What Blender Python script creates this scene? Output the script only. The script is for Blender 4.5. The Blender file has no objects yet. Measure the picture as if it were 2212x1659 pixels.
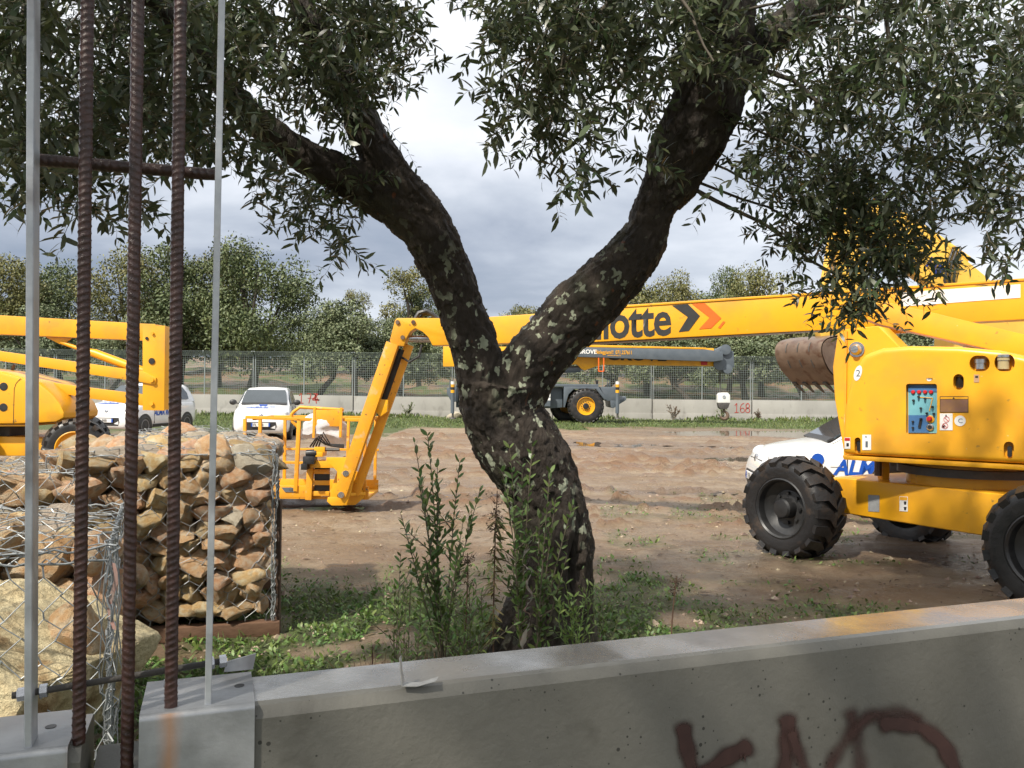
import bpy, bmesh, math, random
import numpy as np
from mathutils import Vector, Matrix
S = bpy.context.scene
COL = S.collection
# ---------------------------------------------------------------- camera
FPX = 1784.0
cam_d = bpy.data.cameras.new('camera'); cam = bpy.data.objects.new('camera', cam_d); COL.objects.link(cam)
cam_d.sensor_width = 36.0; cam_d.lens = FPX / 2212.0 * 36.0
cam_d.clip_start = 0.05; cam_d.clip_end = 6000
CAML = Vector((0, 0, 1.6))
CAMR = Matrix.Rotation(math.radians(90.27), 3, 'X') @ Matrix.Rotation(math.radians(0.6), 3, 'Z')
cam.matrix_world = Matrix.Translation(CAML) @ CAMR.to_4x4()
S.camera = cam
# ---------------------------------------------------------------- world, sun, exposure
SUN_EL, SUN_V = 49.0, Vector((-0.64, -0.77, 0.0)).normalized()
to_sun = Vector((SUN_V.x * math.cos(math.radians(SUN_EL)), SUN_V.y * math.cos(math.radians(SUN_EL)), math.sin(math.radians(SUN_EL))))
W = bpy.data.worlds.new('World'); S.world = W; W.use_nodes = True
def build_world():
    nt = W.node_tree; nt.nodes.clear(); N = nt.nodes.new; L = nt.links.new
    out = N('ShaderNodeOutputWorld'); bg = N('ShaderNodeBackground'); L(bg.outputs[0], out.inputs[0])
    bg.inputs['Strength'].default_value = 0.1
    sky = N('ShaderNodeTexSky'); sky.sky_type = 'NISHITA'; sky.sun_disc = False
    sky.sun_elevation = math.radians(SUN_EL); sky.sun_rotation = math.atan2(SUN_V.x, SUN_V.y)
    tc = N('ShaderNodeTexCoord'); sp = N('ShaderNodeSeparateXYZ'); L(tc.outputs['Generated'], sp.inputs[0])
    def m(op, a, b, c=None):
        n = N('ShaderNodeMath'); n.operation = op
        for i, v in enumerate((a, b, c)):
            if v is None: continue
            if isinstance(v, (int, float)): n.inputs[i].default_value = v
            else: L(v, n.inputs[i])
        return n.outputs[0]
    zc = m('MAXIMUM', sp.outputs[2], 0.0); den = m('ADD', zc, 0.22)
    cx = N('ShaderNodeCombineXYZ'); L(m('DIVIDE', sp.outputs[0], den), cx.inputs[0]); L(m('DIVIDE', sp.outputs[1], den), cx.inputs[1])
    cx.inputs[2].default_value = 3.7
    no = N('ShaderNodeTexNoise'); L(cx.outputs[0], no.inputs['Vector']); no.inputs['Scale'].default_value = 0.9
    no.inputs['Detail'].default_value = 7; no.inputs['Roughness'].default_value = 0.52; no.inputs['Distortion'].default_value = 0.25
    el = m('MULTIPLY', m('MINIMUM', zc, 0.5), 0.80)
    f = m('ADD', m('MULTIPLY', m('SUBTRACT', no.outputs['Fac'], 0.5), 1.42), m('ADD', el, 0.39))
    r = N('ShaderNodeValToRGB'); L(f, r.inputs[0]); e = r.color_ramp.elements
    e[0].position = 0.18; e[0].color = (0.215, 0.26, 0.345, 1); e[1].position = 0.76; e[1].color = (0.84, 0.86, 0.89, 1)
    for p, c in ((0.36, (0.335, 0.375, 0.455, 1)), (0.50, (0.50, 0.54, 0.61, 1)), (0.62, (0.68, 0.71, 0.77, 1))):
        k = e.new(p); k.color = c
    sc = N('ShaderNodeVectorMath'); sc.operation = 'SCALE'; L(r.outputs[0], sc.inputs[0]); sc.inputs['Scale'].default_value = 10.0
    mx = N('ShaderNodeMix'); mx.data_type = 'RGBA'; mx.inputs[0].default_value = 0.92
    L(sky.outputs[0], mx.inputs[6]); L(sc.outputs[0], mx.inputs[7]); L(mx.outputs[2], bg.inputs['Color'])
build_world()
sun_d = bpy.data.lights.new('sun', 'SUN'); sun = bpy.data.objects.new('sun', sun_d); COL.objects.link(sun)
sun_d.energy = 4.7; sun_d.angle = math.radians(2.0); sun_d.color = (1.0, 0.93, 0.82)
sun.rotation_euler = (-to_sun).to_track_quat('-Z', 'Y').to_euler(); sun.location = to_sun * 60
S.view_settings.view_transform = 'Standard'; S.view_settings.look = 'None'; S.view_settings.gamma = 1; S.view_settings.exposure = 0.45
S.cycles.max_bounces = 4; S.cycles.transparent_max_bounces = 8; S.cycles.diffuse_bounces = 2

# ---------------------------------------------------------------- helpers
RNG = np.random.default_rng(11); random.seed(5)
def P(x, y, d):
    """world point at depth y=d seen at pixel (x, y) of the 2212 x 1659 view"""
    v = CAMR @ Vector(((x - 1106) / FPX, -(y - 829.5) / FPX, -1)); return CAML + v * (d / v.y)
def PZ(x, y, z=0.0):
    v = CAMR @ Vector(((x - 1106) / FPX, -(y - 829.5) / FPX, -1)); return CAML + v * ((z - CAML.z) / v.z)
def PL(x, y, p0, n):
    v = CAMR @ Vector(((x - 1106) / FPX, -(y - 829.5) / FPX, -1)); return CAML + v * ((Vector(p0) - CAML).dot(n) / v.dot(n))
def _hash(ix, iy, iz):
    h = (ix.astype(np.int64) * 374761393 + iy.astype(np.int64) * 668265263 + iz.astype(np.int64) * 2147483647) & 0xffffffff
    h = ((h ^ (h >> 13)) * 1274126177) & 0xffffffff
    h = ((h ^ (h >> 16)) * 2246822519) & 0xffffffff
    return ((h ^ (h >> 15)) & 0xffffff) / float(0xffffff)
def vnoise(p):
    i = np.floor(p).astype(np.int64); f = p - i; f = f * f * f * (f * (f * 6 - 15) + 10)
    o = 0
    for dx in (0, 1):
        for dy in (0, 1):
            for dz in (0, 1):
                w = (f[:, 0] if dx else 1 - f[:, 0]) * (f[:, 1] if dy else 1 - f[:, 1]) * (f[:, 2] if dz else 1 - f[:, 2])
                o = o + w * _hash(i[:, 0] + dx, i[:, 1] + dy, i[:, 2] + dz)
    return o * 2 - 1
def fbm(p, oct=4, gain=0.5):
    a, s, o = 1.0, 1.0, 0
    for k in range(oct):
        o = o + a * vnoise(p * s + 17.3 * k); a *= gain; s *= 2.03
    return o
def fb2(x, y, sc, oct=4, seed=0.0):
    return fbm(np.stack([np.asarray(x) * sc, np.asarray(y) * sc, np.full(np.shape(x), seed)], 1), oct)
def sstep(a, b, x):
    t = np.clip((x - a) / (b - a), 0, 1); return t * t * (3 - 2 * t)

def mesh_np(name, verts, faces):
    """verts (n,3); faces: list of (k, m) int arrays (tri / quad)"""
    me = bpy.data.meshes.new(name); verts = np.asarray(verts, dtype=np.float32)
    me.vertices.add(len(verts)); me.vertices.foreach_set('co', verts.ravel())
    faces = [np.asarray(f, dtype=np.int32) for f in faces if len(f)]
    loops = np.concatenate([f.ravel() for f in faces]); tot = np.concatenate([np.full(len(f), f.shape[1]) for f in faces])
    st = np.concatenate([[0], np.cumsum(tot)[:-1]]).astype(np.int32)
    me.loops.add(len(loops)); me.loops.foreach_set('vertex_index', loops)
    me.polygons.add(len(tot)); me.polygons.foreach_set('loop_start', st)
    me.update(calc_edges=True); return me

OFF = {}
def tag(o, label=None, cat=None, group=None, kind=None):
    for k, v in (('label', label), ('category', cat), ('group', group), ('kind', kind)):
        if v: o[k] = v
    return o
def empty(name, loc=(0, 0, 0), rz=0.0, label=None, cat=None, group=None, world=True):
    """world=True: parts are given in world coordinates and shifted to this origin"""
    o = bpy.data.objects.new(name, None); COL.objects.link(o); o.empty_display_size = 0.1
    o.location = loc; o.rotation_euler = (0, 0, rz); tag(o, label, cat, group)
    OFF[o.name] = Vector(loc) if world else Vector((0, 0, 0)); return o
def link(name, me, m=None, parent=None):
    o = bpy.data.objects.new(name, me); COL.objects.link(o)
    if m is not None and not me.materials: me.materials.append(m)
    if parent is not None:
        o.parent = parent; OFF[o.name] = OFF[parent.name]
    else: OFF[o.name] = Vector((0, 0, 0))
    return o
def shade(me, ang=35):
    me.polygons.foreach_set('use_smooth', np.ones(len(me.polygons), dtype=bool))
    try: me.set_sharp_from_angle(angle=math.radians(ang))
    except Exception: pass

class MB:
    def __init__(s): s.v = []; s.f = []
    def add(s, vs, fs, M=None):
        b = len(s.v)
        for p in vs: s.v.append(tuple(M @ Vector(p)) if M is not None else tuple(p))
        for f in fs: s.f.append([i + b for i in f])
        return s
    def box(s, lo, hi, M=None):
        x0, y0, z0 = lo; x1, y1, z1 = hi
        return s.add([(x0, y0, z0), (x1, y0, z0), (x1, y1, z0), (x0, y1, z0), (x0, y0, z1), (x1, y0, z1), (x1, y1, z1), (x0, y1, z1)],
                     [(3, 2, 1, 0), (4, 5, 6, 7), (0, 1, 5, 4), (1, 2, 6, 5), (2, 3, 7, 6), (3, 0, 4, 7)], M)
    def prism(s, pts, ext):
        """planar polygon of 3D points pushed along vector ext"""
        n = len(pts); e = Vector(ext); a = [Vector(p) for p in pts]; nr = Vector((0, 0, 0))
        for i in range(n): nr += (a[i] - a[0]).cross(a[(i + 1) % n] - a[0])
        if nr.dot(e) > 0: a.reverse()
        vs = a + [p + e for p in a]
        return s.add(vs, [list(range(n)), list(range(2 * n - 1, n - 1, -1))] + [(i, i + n, (i + 1) % n + n, (i + 1) % n) for i in range(n)])
    def tube(s, path, r, n=8, caps=True, closed=False):
        path = [Vector(p) for p in path]; k = len(path); rs = r if hasattr(r, '__len__') else [r] * k
        t0 = (path[1] - path[0]).normalized(); up = Vector((0, 0, 1)) if abs(t0.z) < .9 else Vector((1, 0, 0))
        u = t0.cross(up).normalized(); b = len(s.v)
        for i in range(k):
            a, c = path[max(i - 1, 0)], path[min(i + 1, k - 1)]
            if closed: a, c = path[i - 1], path[(i + 1) % k]
            t = (c - a).normalized(); u = (u - t * u.dot(t)).normalized(); w = t.cross(u)
            for j in range(n):
                an = 2 * math.pi * j / n; s.v.append(tuple(path[i] + (u * math.cos(an) + w * math.sin(an)) * rs[i]))
        for i in range(k if closed else k - 1):
            i2 = (i + 1) % k
            for j in range(n):
                j2 = (j + 1) % n; s.f.append([b + i * n + j, b + i * n + j2, b + i2 * n + j2, b + i2 * n + j])
        if caps and not closed:
            s.f.append([b + j for j in range(n - 1, -1, -1)]); s.f.append([b + (k - 1) * n + j for j in range(n)])
        return s
    def beam(s, a, b, w, h, up=(0, 0, 1)):
        """square section bar from a to b, w across, h along up"""
        a, b = Vector(a), Vector(b); t = (b - a).normalized(); q = t.cross(Vector(up)).normalized(); z = q.cross(t)
        vs = [p + q * (i * w / 2) + z * (j * h / 2) for p in (a, b) for i, j in ((-1, -1), (1, -1), (1, 1), (-1, 1))]
        return s.add(vs, [(0, 1, 2, 3), (7, 6, 5, 4), (0, 4, 5, 1), (1, 5, 6, 2), (2, 6, 7, 3), (3, 7, 4, 0)])
    def lathe(s, prof, c, ax, n=24, close=False, cap0=True):
        """prof: list of (radius, along axis)"""
        c, ax = Vector(c), Vector(ax).normalized(); up = Vector((0, 0, 1)) if abs(ax.z) < .9 else Vector((1, 0, 0))
        u = ax.cross(up).normalized(); w = ax.cross(u); b = len(s.v); k = len(prof)
        for r, h in prof:
            for j in range(n):
                a = 2 * math.pi * j / n; s.v.append(tuple(c + ax * h + (u * math.cos(a) + w * math.sin(a)) * r))
        for i in range(k if close else k - 1):
            i2 = (i + 1) % k
            for j in range(n):
                j2 = (j + 1) % n; s.f.append([b + i * n + j, b + i * n + j2, b + i2 * n + j2, b + i2 * n + j])
        if not close:
            if cap0: s.f.append([b + j for j in range(n - 1, -1, -1)])
            s.f.append([b + (k - 1) * n + j for j in range(n)])
        return s
    def disc(s, c, ax, r, th, n=20): return s.lathe([(r, 0), (r, th)], c, ax, n)
    def build(s, name, m, parent=None, bevel=0, seg=2, ang=35, fix=True):
        me = bpy.data.meshes.new(name); o = OFF[parent.name] if parent is not None else Vector((0, 0, 0))
        me.from_pydata([tuple(Vector(p) - o) for p in s.v], [], s.f)
        if bevel or fix:
            bm = bmesh.new(); bm.from_mesh(me)
            if fix: bmesh.ops.recalc_face_normals(bm, faces=bm.faces)
            if bevel:
                es = [e for e in bm.edges if len(e.link_faces) == 2 and e.calc_face_angle(0) > math.radians(25)]
                bmesh.ops.bevel(bm, geom=es, offset=bevel, segments=seg, profile=.6, affect='EDGES', clamp_overlap=True)
            bm.to_mesh(me); bm.free()
        shade(me, ang); return link(name, me, m, parent)
def copy_tree(o, parent=None):
    c = o.copy(); COL.objects.link(c); OFF[c.name] = OFF.get(o.name, Vector((0, 0, 0)))
    if parent is not None: c.parent = parent
    for ch in list(o.children): copy_tree(ch, c)
    return c
def text(name, s, org, right, up, h, m, parent, bold=0.0, shear=0.0, spacing=1.0, lift=0.003, xs=1.0, center=False):
    """flat lettering: org is the lower left corner of the line, h the capital height"""
    cu = bpy.data.curves.new(name, 'FONT'); cu.body = s; cu.offset = bold; cu.shear = shear; cu.space_character = spacing; cu.extrude = 0.0
    cu.resolution_u = 3
    if center: cu.align_x = 'CENTER'
    ob = bpy.data.objects.new(name, cu); COL.objects.link(ob)
    dg = bpy.context.evaluated_depsgraph_get(); me = bpy.data.meshes.new_from_object(ob.evaluated_get(dg))
    bpy.data.objects.remove(ob); bpy.data.curves.remove(cu); me.name = name; me.materials.clear()
    right, up = Vector(right).normalized(), Vector(up).normalized(); n = right.cross(up).normalized(); k = h / 0.70
    M = Matrix(((right.x * k * xs, up.x * k, n.x * k, 0), (right.y * k * xs, up.y * k, n.y * k, 0), (right.z * k * xs, up.z * k, n.z * k, 0), (0, 0, 0, 1)))
    off = Vector(org) + n * lift - OFF[parent.name]
    me.transform(Matrix.Translation(off) @ M); return link(name, me, m, parent)

# ---------------------------------------------------------------- materials
MATS = {}
def mat(name, c1, c2=None, sc=4.0, rough=0.5, metal=0.0, bump=0.0, bsc=None, det=6, lo=.35, hi=.65, rv=0.0, spec=.5, coat=0.0,
        rnd=0.0, spots=None, stretch=None, trans=0.0, isl=0.0):
    m = bpy.data.materials.new(name); m.use_nodes = True; nt = m.node_tree; N = nt.nodes.new; L = nt.links.new
    b = nt.nodes['Principled BSDF']; MATS[name] = m
    b.inputs['Roughness'].default_value = rough; b.inputs['Metallic'].default_value = metal
    b.inputs['Specular IOR Level'].default_value = spec; b.inputs['Coat Weight'].default_value = coat; b.inputs['Coat Roughness'].default_value = .12
    c2 = c2 or tuple(x * .82 for x in c1)
    tc = N('ShaderNodeTexCoord'); vec = tc.outputs['Object']
    if rnd or isl:
        oi = N('ShaderNodeObjectInfo')
    if rnd:
        va = N('ShaderNodeVectorMath'); va.operation = 'ADD'; L(vec, va.inputs[0])
        vs = N('ShaderNodeVectorMath'); vs.operation = 'SCALE'; vs.inputs[0].default_value = (37, 19, 53); L(oi.outputs['Random'], vs.inputs['Scale'])
        L(vs.outputs[0], va.inputs[1]); vec = va.outputs[0]
    if stretch:
        mp = N('ShaderNodeMapping'); mp.inputs['Scale'].default_value = stretch; L(vec, mp.inputs[0]); vec = mp.outputs[0]
    no = N('ShaderNodeTexNoise'); no.inputs['Scale'].default_value = sc; no.inputs['Detail'].default_value = det; no.inputs['Roughness'].default_value = .6; L(vec, no.inputs['Vector'])
    r = N('ShaderNodeValToRGB'); L(no.outputs['Fac'], r.inputs[0]); e = r.color_ramp.elements
    e[0].position = lo; e[0].color = (*c1, 1); e[1].position = hi; e[1].color = (*c2, 1); col = r.outputs[0]
    if spots:
        for (scol, ssc, slo, shi) in spots:
            n2 = N('ShaderNodeTexNoise'); n2.inputs['Scale'].default_value = ssc; n2.inputs['Detail'].default_value = 4; L(vec, n2.inputs['Vector'])
            r2 = N('ShaderNodeValToRGB'); L(n2.outputs['Fac'], r2.inputs[0]); r2.color_ramp.elements[0].position = slo; r2.color_ramp.elements[1].position = shi
            mx = N('ShaderNodeMix'); mx.data_type = 'RGBA'; L(r2.outputs[0], mx.inputs[0]); L(col, mx.inputs[6]); mx.inputs[7].default_value = (*scol, 1); col = mx.outputs[2]
    if rnd or isl:
        h = N('ShaderNodeHueSaturation'); L(col, h.inputs['Color']); mr = N('ShaderNodeMapRange'); a = rnd or isl
        src = oi.outputs['Random']
        if isl:
            g = N('ShaderNodeNewGeometry'); src = g.outputs['Random Per Island']
        L(src, mr.inputs[0]); mr.inputs[3].default_value = 1 - a; mr.inputs[4].default_value = 1 + a; L(mr.outputs[0], h.inputs['Value'])
        m2 = N('ShaderNodeMath'); m2.operation = 'MULTIPLY_ADD'; m3 = N('ShaderNodeMath'); m3.operation = 'FRACT'; m4 = N('ShaderNodeMath'); m4.operation = 'MULTIPLY'
        L(src, m4.inputs[0]); m4.inputs[1].default_value = 7.31; L(m4.outputs[0], m3.inputs[0]); L(m3.outputs[0], m2.inputs[0]); m2.inputs[1].default_value = .045 * a / .3; m2.inputs[2].default_value = .5 - .0225 * a / .3
        L(m2.outputs[0], h.inputs['Hue']); col = h.outputs[0]
    L(col, b.inputs['Base Color'])
    if rv:
        mr = N('ShaderNodeMapRange'); L(no.outputs['Fac'], mr.inputs[0]); mr.inputs[1].default_value = .3; mr.inputs[2].default_value = .7
        mr.inputs[3].default_value = max(.03, rough - rv); mr.inputs[4].default_value = min(1, rough + rv); L(mr.outputs[0], b.inputs['Roughness'])
    if bump:
        nb = N('ShaderNodeTexNoise'); nb.inputs['Scale'].default_value = bsc or sc * 4; nb.inputs['Detail'].default_value = 8; nb.inputs['Roughness'].default_value = .65; L(vec, nb.inputs['Vector'])
        bp = N('ShaderNodeBump'); bp.inputs['Strength'].default_value = 1.0; bp.inputs['Distance'].default_value = bump; L(nb.outputs['Fac'], bp.inputs['Height']); L(bp.outputs[0], b.inputs['Normal'])
    if trans:
        tr = N('ShaderNodeBsdfTranslucent'); L(col, tr.inputs[0]); ms = N('ShaderNodeMixShader'); ms.inputs[0].default_value = trans
        L(b.outputs[0], ms.inputs[1]); L(tr.outputs[0], ms.inputs[2]); L(ms.outputs[0], nt.nodes['Material Output'].inputs[0])
    return m
YEL = mat('yellow_paint', (.83, .405, .014), (.76, .355, .013), sc=1.6, rough=.40, rv=.10, coat=.12, bump=.0018, bsc=6, spots=[((.62, .30, .03), 2.2, .50, .74), ((.30, .16, .04), 11, .69, .76), ((.70, .48, .16), 34, .72, .76)])
YELW = mat('worn_yellow_paint', (.80, .37, .015), (.70, .30, .02), sc=5, rough=.48, rv=.12, bump=.002, bsc=14, spots=[((.20, .09, .03), 26, .66, .72), ((.55, .42, .22), 7, .62, .74)])
YELP = mat('faded_yellow_paint', (.80, .49, .07), (.72, .42, .06), sc=2, rough=.45, rv=.1, bump=.002, bsc=8, spots=[((.35, .2, .06), 12, .68, .76)])
RUB = mat('black_rubber', (.018, .018, .019), (.035, .033, .031), sc=6, rough=.42, rv=.14, bump=.004, bsc=30)
RUBM = mat('muddy_rubber', (.018, .017, .017), (.075, .050, .034), sc=7, rough=.5, rv=.15, bump=.006, bsc=24, lo=.54, hi=.74)
BLK = mat('black_paint', (.014, .014, .015), (.028, .028, .028), sc=8, rough=.4, rv=.1)
DRK = mat('dark_steel', (.05, .048, .045), (.09, .08, .07), sc=12, rough=.55, rv=.1, bump=.002)
GALV = mat('galvanised_steel', (.36, .38, .40), (.50, .52, .54), sc=16, rough=.46, rv=.12, metal=.55, bump=.0006, bsc=60, spots=[((.26, .26, .27), 7, .56, .68)])
STEEL = mat('bright_steel', (.55, .56, .58), (.42, .42, .43), sc=20, rough=.25, metal=.9)
WIRE = mat('galvanised_wire', (.33, .35, .36), (.22, .235, .235), sc=40, rough=.5, metal=.35)
RUST = mat('wet_rusty_rebar', (.026, .011, .009), (.058, .022, .016), sc=60, rough=.36, rv=.10, bump=.0012, bsc=240, spec=.6)
RUST_AND_SHADE = mat('brown_scraped_steel_and_shade', (.125, .082, .058), (.20, .14, .10), sc=3.5, rough=.42, rv=.14, metal=.2, bump=.004, bsc=22, spots=[((.10, .05, .03), 6, .55, .68)])  # scraped steel, also used to paint the shade under the boom
GREY = mat('slate_grey_paint', (.085, .105, .125), (.105, .125, .145), sc=3, rough=.45, rv=.1, spots=[((.06, .06, .06), 14, .66, .76)])
WHITE = mat('white_car_paint', (.80, .80, .79), (.74, .74, .73), sc=1.3, rough=.22, coat=.6)
DECW = mat('white_sticker', (.78, .77, .74), (.72, .71, .68), sc=10, rough=.45)
BLUE = mat('blue_lettering', (.010, .075, .40), (.012, .085, .44), sc=6, rough=.4)
DKB = mat('dark_blue_lettering', (.012, .025, .14), (.015, .03, .17), sc=6, rough=.4)
REDP = mat('red_plastic', (.55, .02, .02), (.48, .018, .018), sc=6, rough=.35)
ORA = mat('orange_lettering', (.80, .14, .012), (.74, .12, .012), sc=6, rough=.45)
REDS = mat('red_spray_paint', (.48, .05, .035), (.38, .045, .03), sc=18, rough=.8)
GLASS = mat('dark_car_glass', (.035, .045, .05), (.05, .062, .07), sc=1.5, rough=.06, spec=.8, coat=.5)
PLAST = mat('black_plastic', (.022, .022, .023), (.035, .035, .035), sc=20, rough=.5)
LAMP = mat('clear_headlamp', (.55, .56, .57), (.72, .73, .74), sc=9, rough=.08, coat=1.0)
CLOTH = mat('white_plastic_sheet', (.74, .74, .75), (.66, .67, .70), sc=6, rough=.4, trans=.2)
# ================================================================ SETTING: ground
DIPS = [(9.4, 31.0, 4.8, 2.9, .060), (2.55, 24.0, 2.5, 1.25, .055), (2.25, 13.05, 1.0, .30, .05), (5.7, 19.6, 2.2, .7, .05), (-.85, 13.2, .5, .18, .045),
        (-2.0, 10.9, .9, .25, .05), (6.3, 23.5, 1.5, .8, .05), (8.8, 16.2, 1.8, .7, .05), (-.3, 12.3, .75, .16, .04)]
WATER_Z = -0.026
def grass_mask(x, y):
    n = fb2(x, y, .75, 4, 2.0); n2 = fb2(x, y, 2.6, 3, 7.0)
    near = 1 - sstep(5.9, 8.0, y + .25 * x * (x < 0) + .75 * np.maximum(x - .8, 0) * 1.1 + n * 1.1)
    near = near * sstep(-.75, -.05, n2 + .3 * n - .22 * (x > .9))
    far = sstep(33.5, 35.6, y + n * 1.4 + np.where(x < -4, 7.5, 0) + np.where((x > -4) & (x < 3), 2.2, 0)) * (y < 45)
    mid = .30 * sstep(.34, .60, n2 + .5 * n) * ((y > 6.5) & (y < 13) & (x > .6 + (y - 6) * .12)) 
    hill = (y >= 45) * sstep(-.45, .35, n + .4 * n2)
    return np.clip(near + far + mid + hill, 0, 1)
RUTS = [(11.6, .22, .5, .35, 1.2), (14.8, .06, .9, .23, .3), (15.6, .06, .9, .23, .4), (17.6, -.05, .7, .3, 2.1), (18.5, -.05, .7, .3, 2.0), (20.6, .03, .6, .2, 4.0), (21.7, .03, .6, .25, 4.1), (27.0, .05, 1.2, .3, 1.0), (13.0, -.16, .6, .3, 5.0), (8.9, .30, .3, .16, .6), (9.9, .30, .3, .16, .7), (24.5, -.04, .8, .25, 2.5), (25.4, -.04, .8, .25, 2.5)]
def ground_h(x, y):
    x = np.asarray(x, float); y = np.asarray(y, float)
    lot = 1 - sstep(38, 42, y)
    n1 = fb2(x, y, .35, 3, 1.0); n2 = fb2(x, y, 2.2, 4, 3.0)
    rough_zone = sstep(7.5, 11, y) * (1 - sstep(29, 33, y))
    h = .016 * n1 + .006 * n2 + (y < 18) * .008 * fb2(x, y, 9.0, 3, 6.0) + rough_zone * (.018 * fb2(x * .55, y * 1.3, 2.0, 5, 9.0) + .050 * np.clip(.40 - np.abs(fb2(x, y * 1.4, 3.1, 4, 12.0)), 0, 1) * sstep(-.1, .5, fb2(x, y, .5, 2, 14.0)))
    h = h - .20 * sstep(1, 0, np.hypot((x - 5.6) / 3.4, (y - 12.4) / 4.2))
    nc = fb2(x, y, 4.5, 4, 21.0)
    for (y0, sl, a, w, ph) in RUTS:
        dy = y - (y0 + sl * x + a * np.sin(x * .33 + ph)); w2 = w * 1.5
        h = h + rough_zone * (.050 * np.exp(-(np.abs(dy) - w2) ** 2 / (.24 * w2) ** 2) * np.clip(.7 + 1.3 * nc, 0, 2.2) - .045 * np.exp(-(dy / w) ** 4))
    h = np.where(lot > .5, np.maximum(h, -.014 - .20 * sstep(1, 0, np.hypot((x - 5.6) / 3.4, (y - 12.4) / 4.2))), h)
    for (cx, cy, rx, ry, dp) in DIPS:
        q0 = np.hypot((x - cx) / rx, (y - cy) / ry); k = q0 < 1.9
        if not k.any(): continue
        q = q0[k] + .38 * fb2(x[k] / rx * 1.3, y[k] / ry * 1.3, 1.0, 4, cx)
        h[k] = h[k] - dp * sstep(1.15, .55, q)
    hill = sstep(44.4, 46.0, y) * .6 + np.clip(y - 45.0, 0, 90) * .060 + .25 * n1 * sstep(46, 58, y)
    return h * (1 - sstep(43, 44, y)) + hill
def zg(x, y): return float(ground_h(np.array([x]), np.array([y]))[0])

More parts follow.
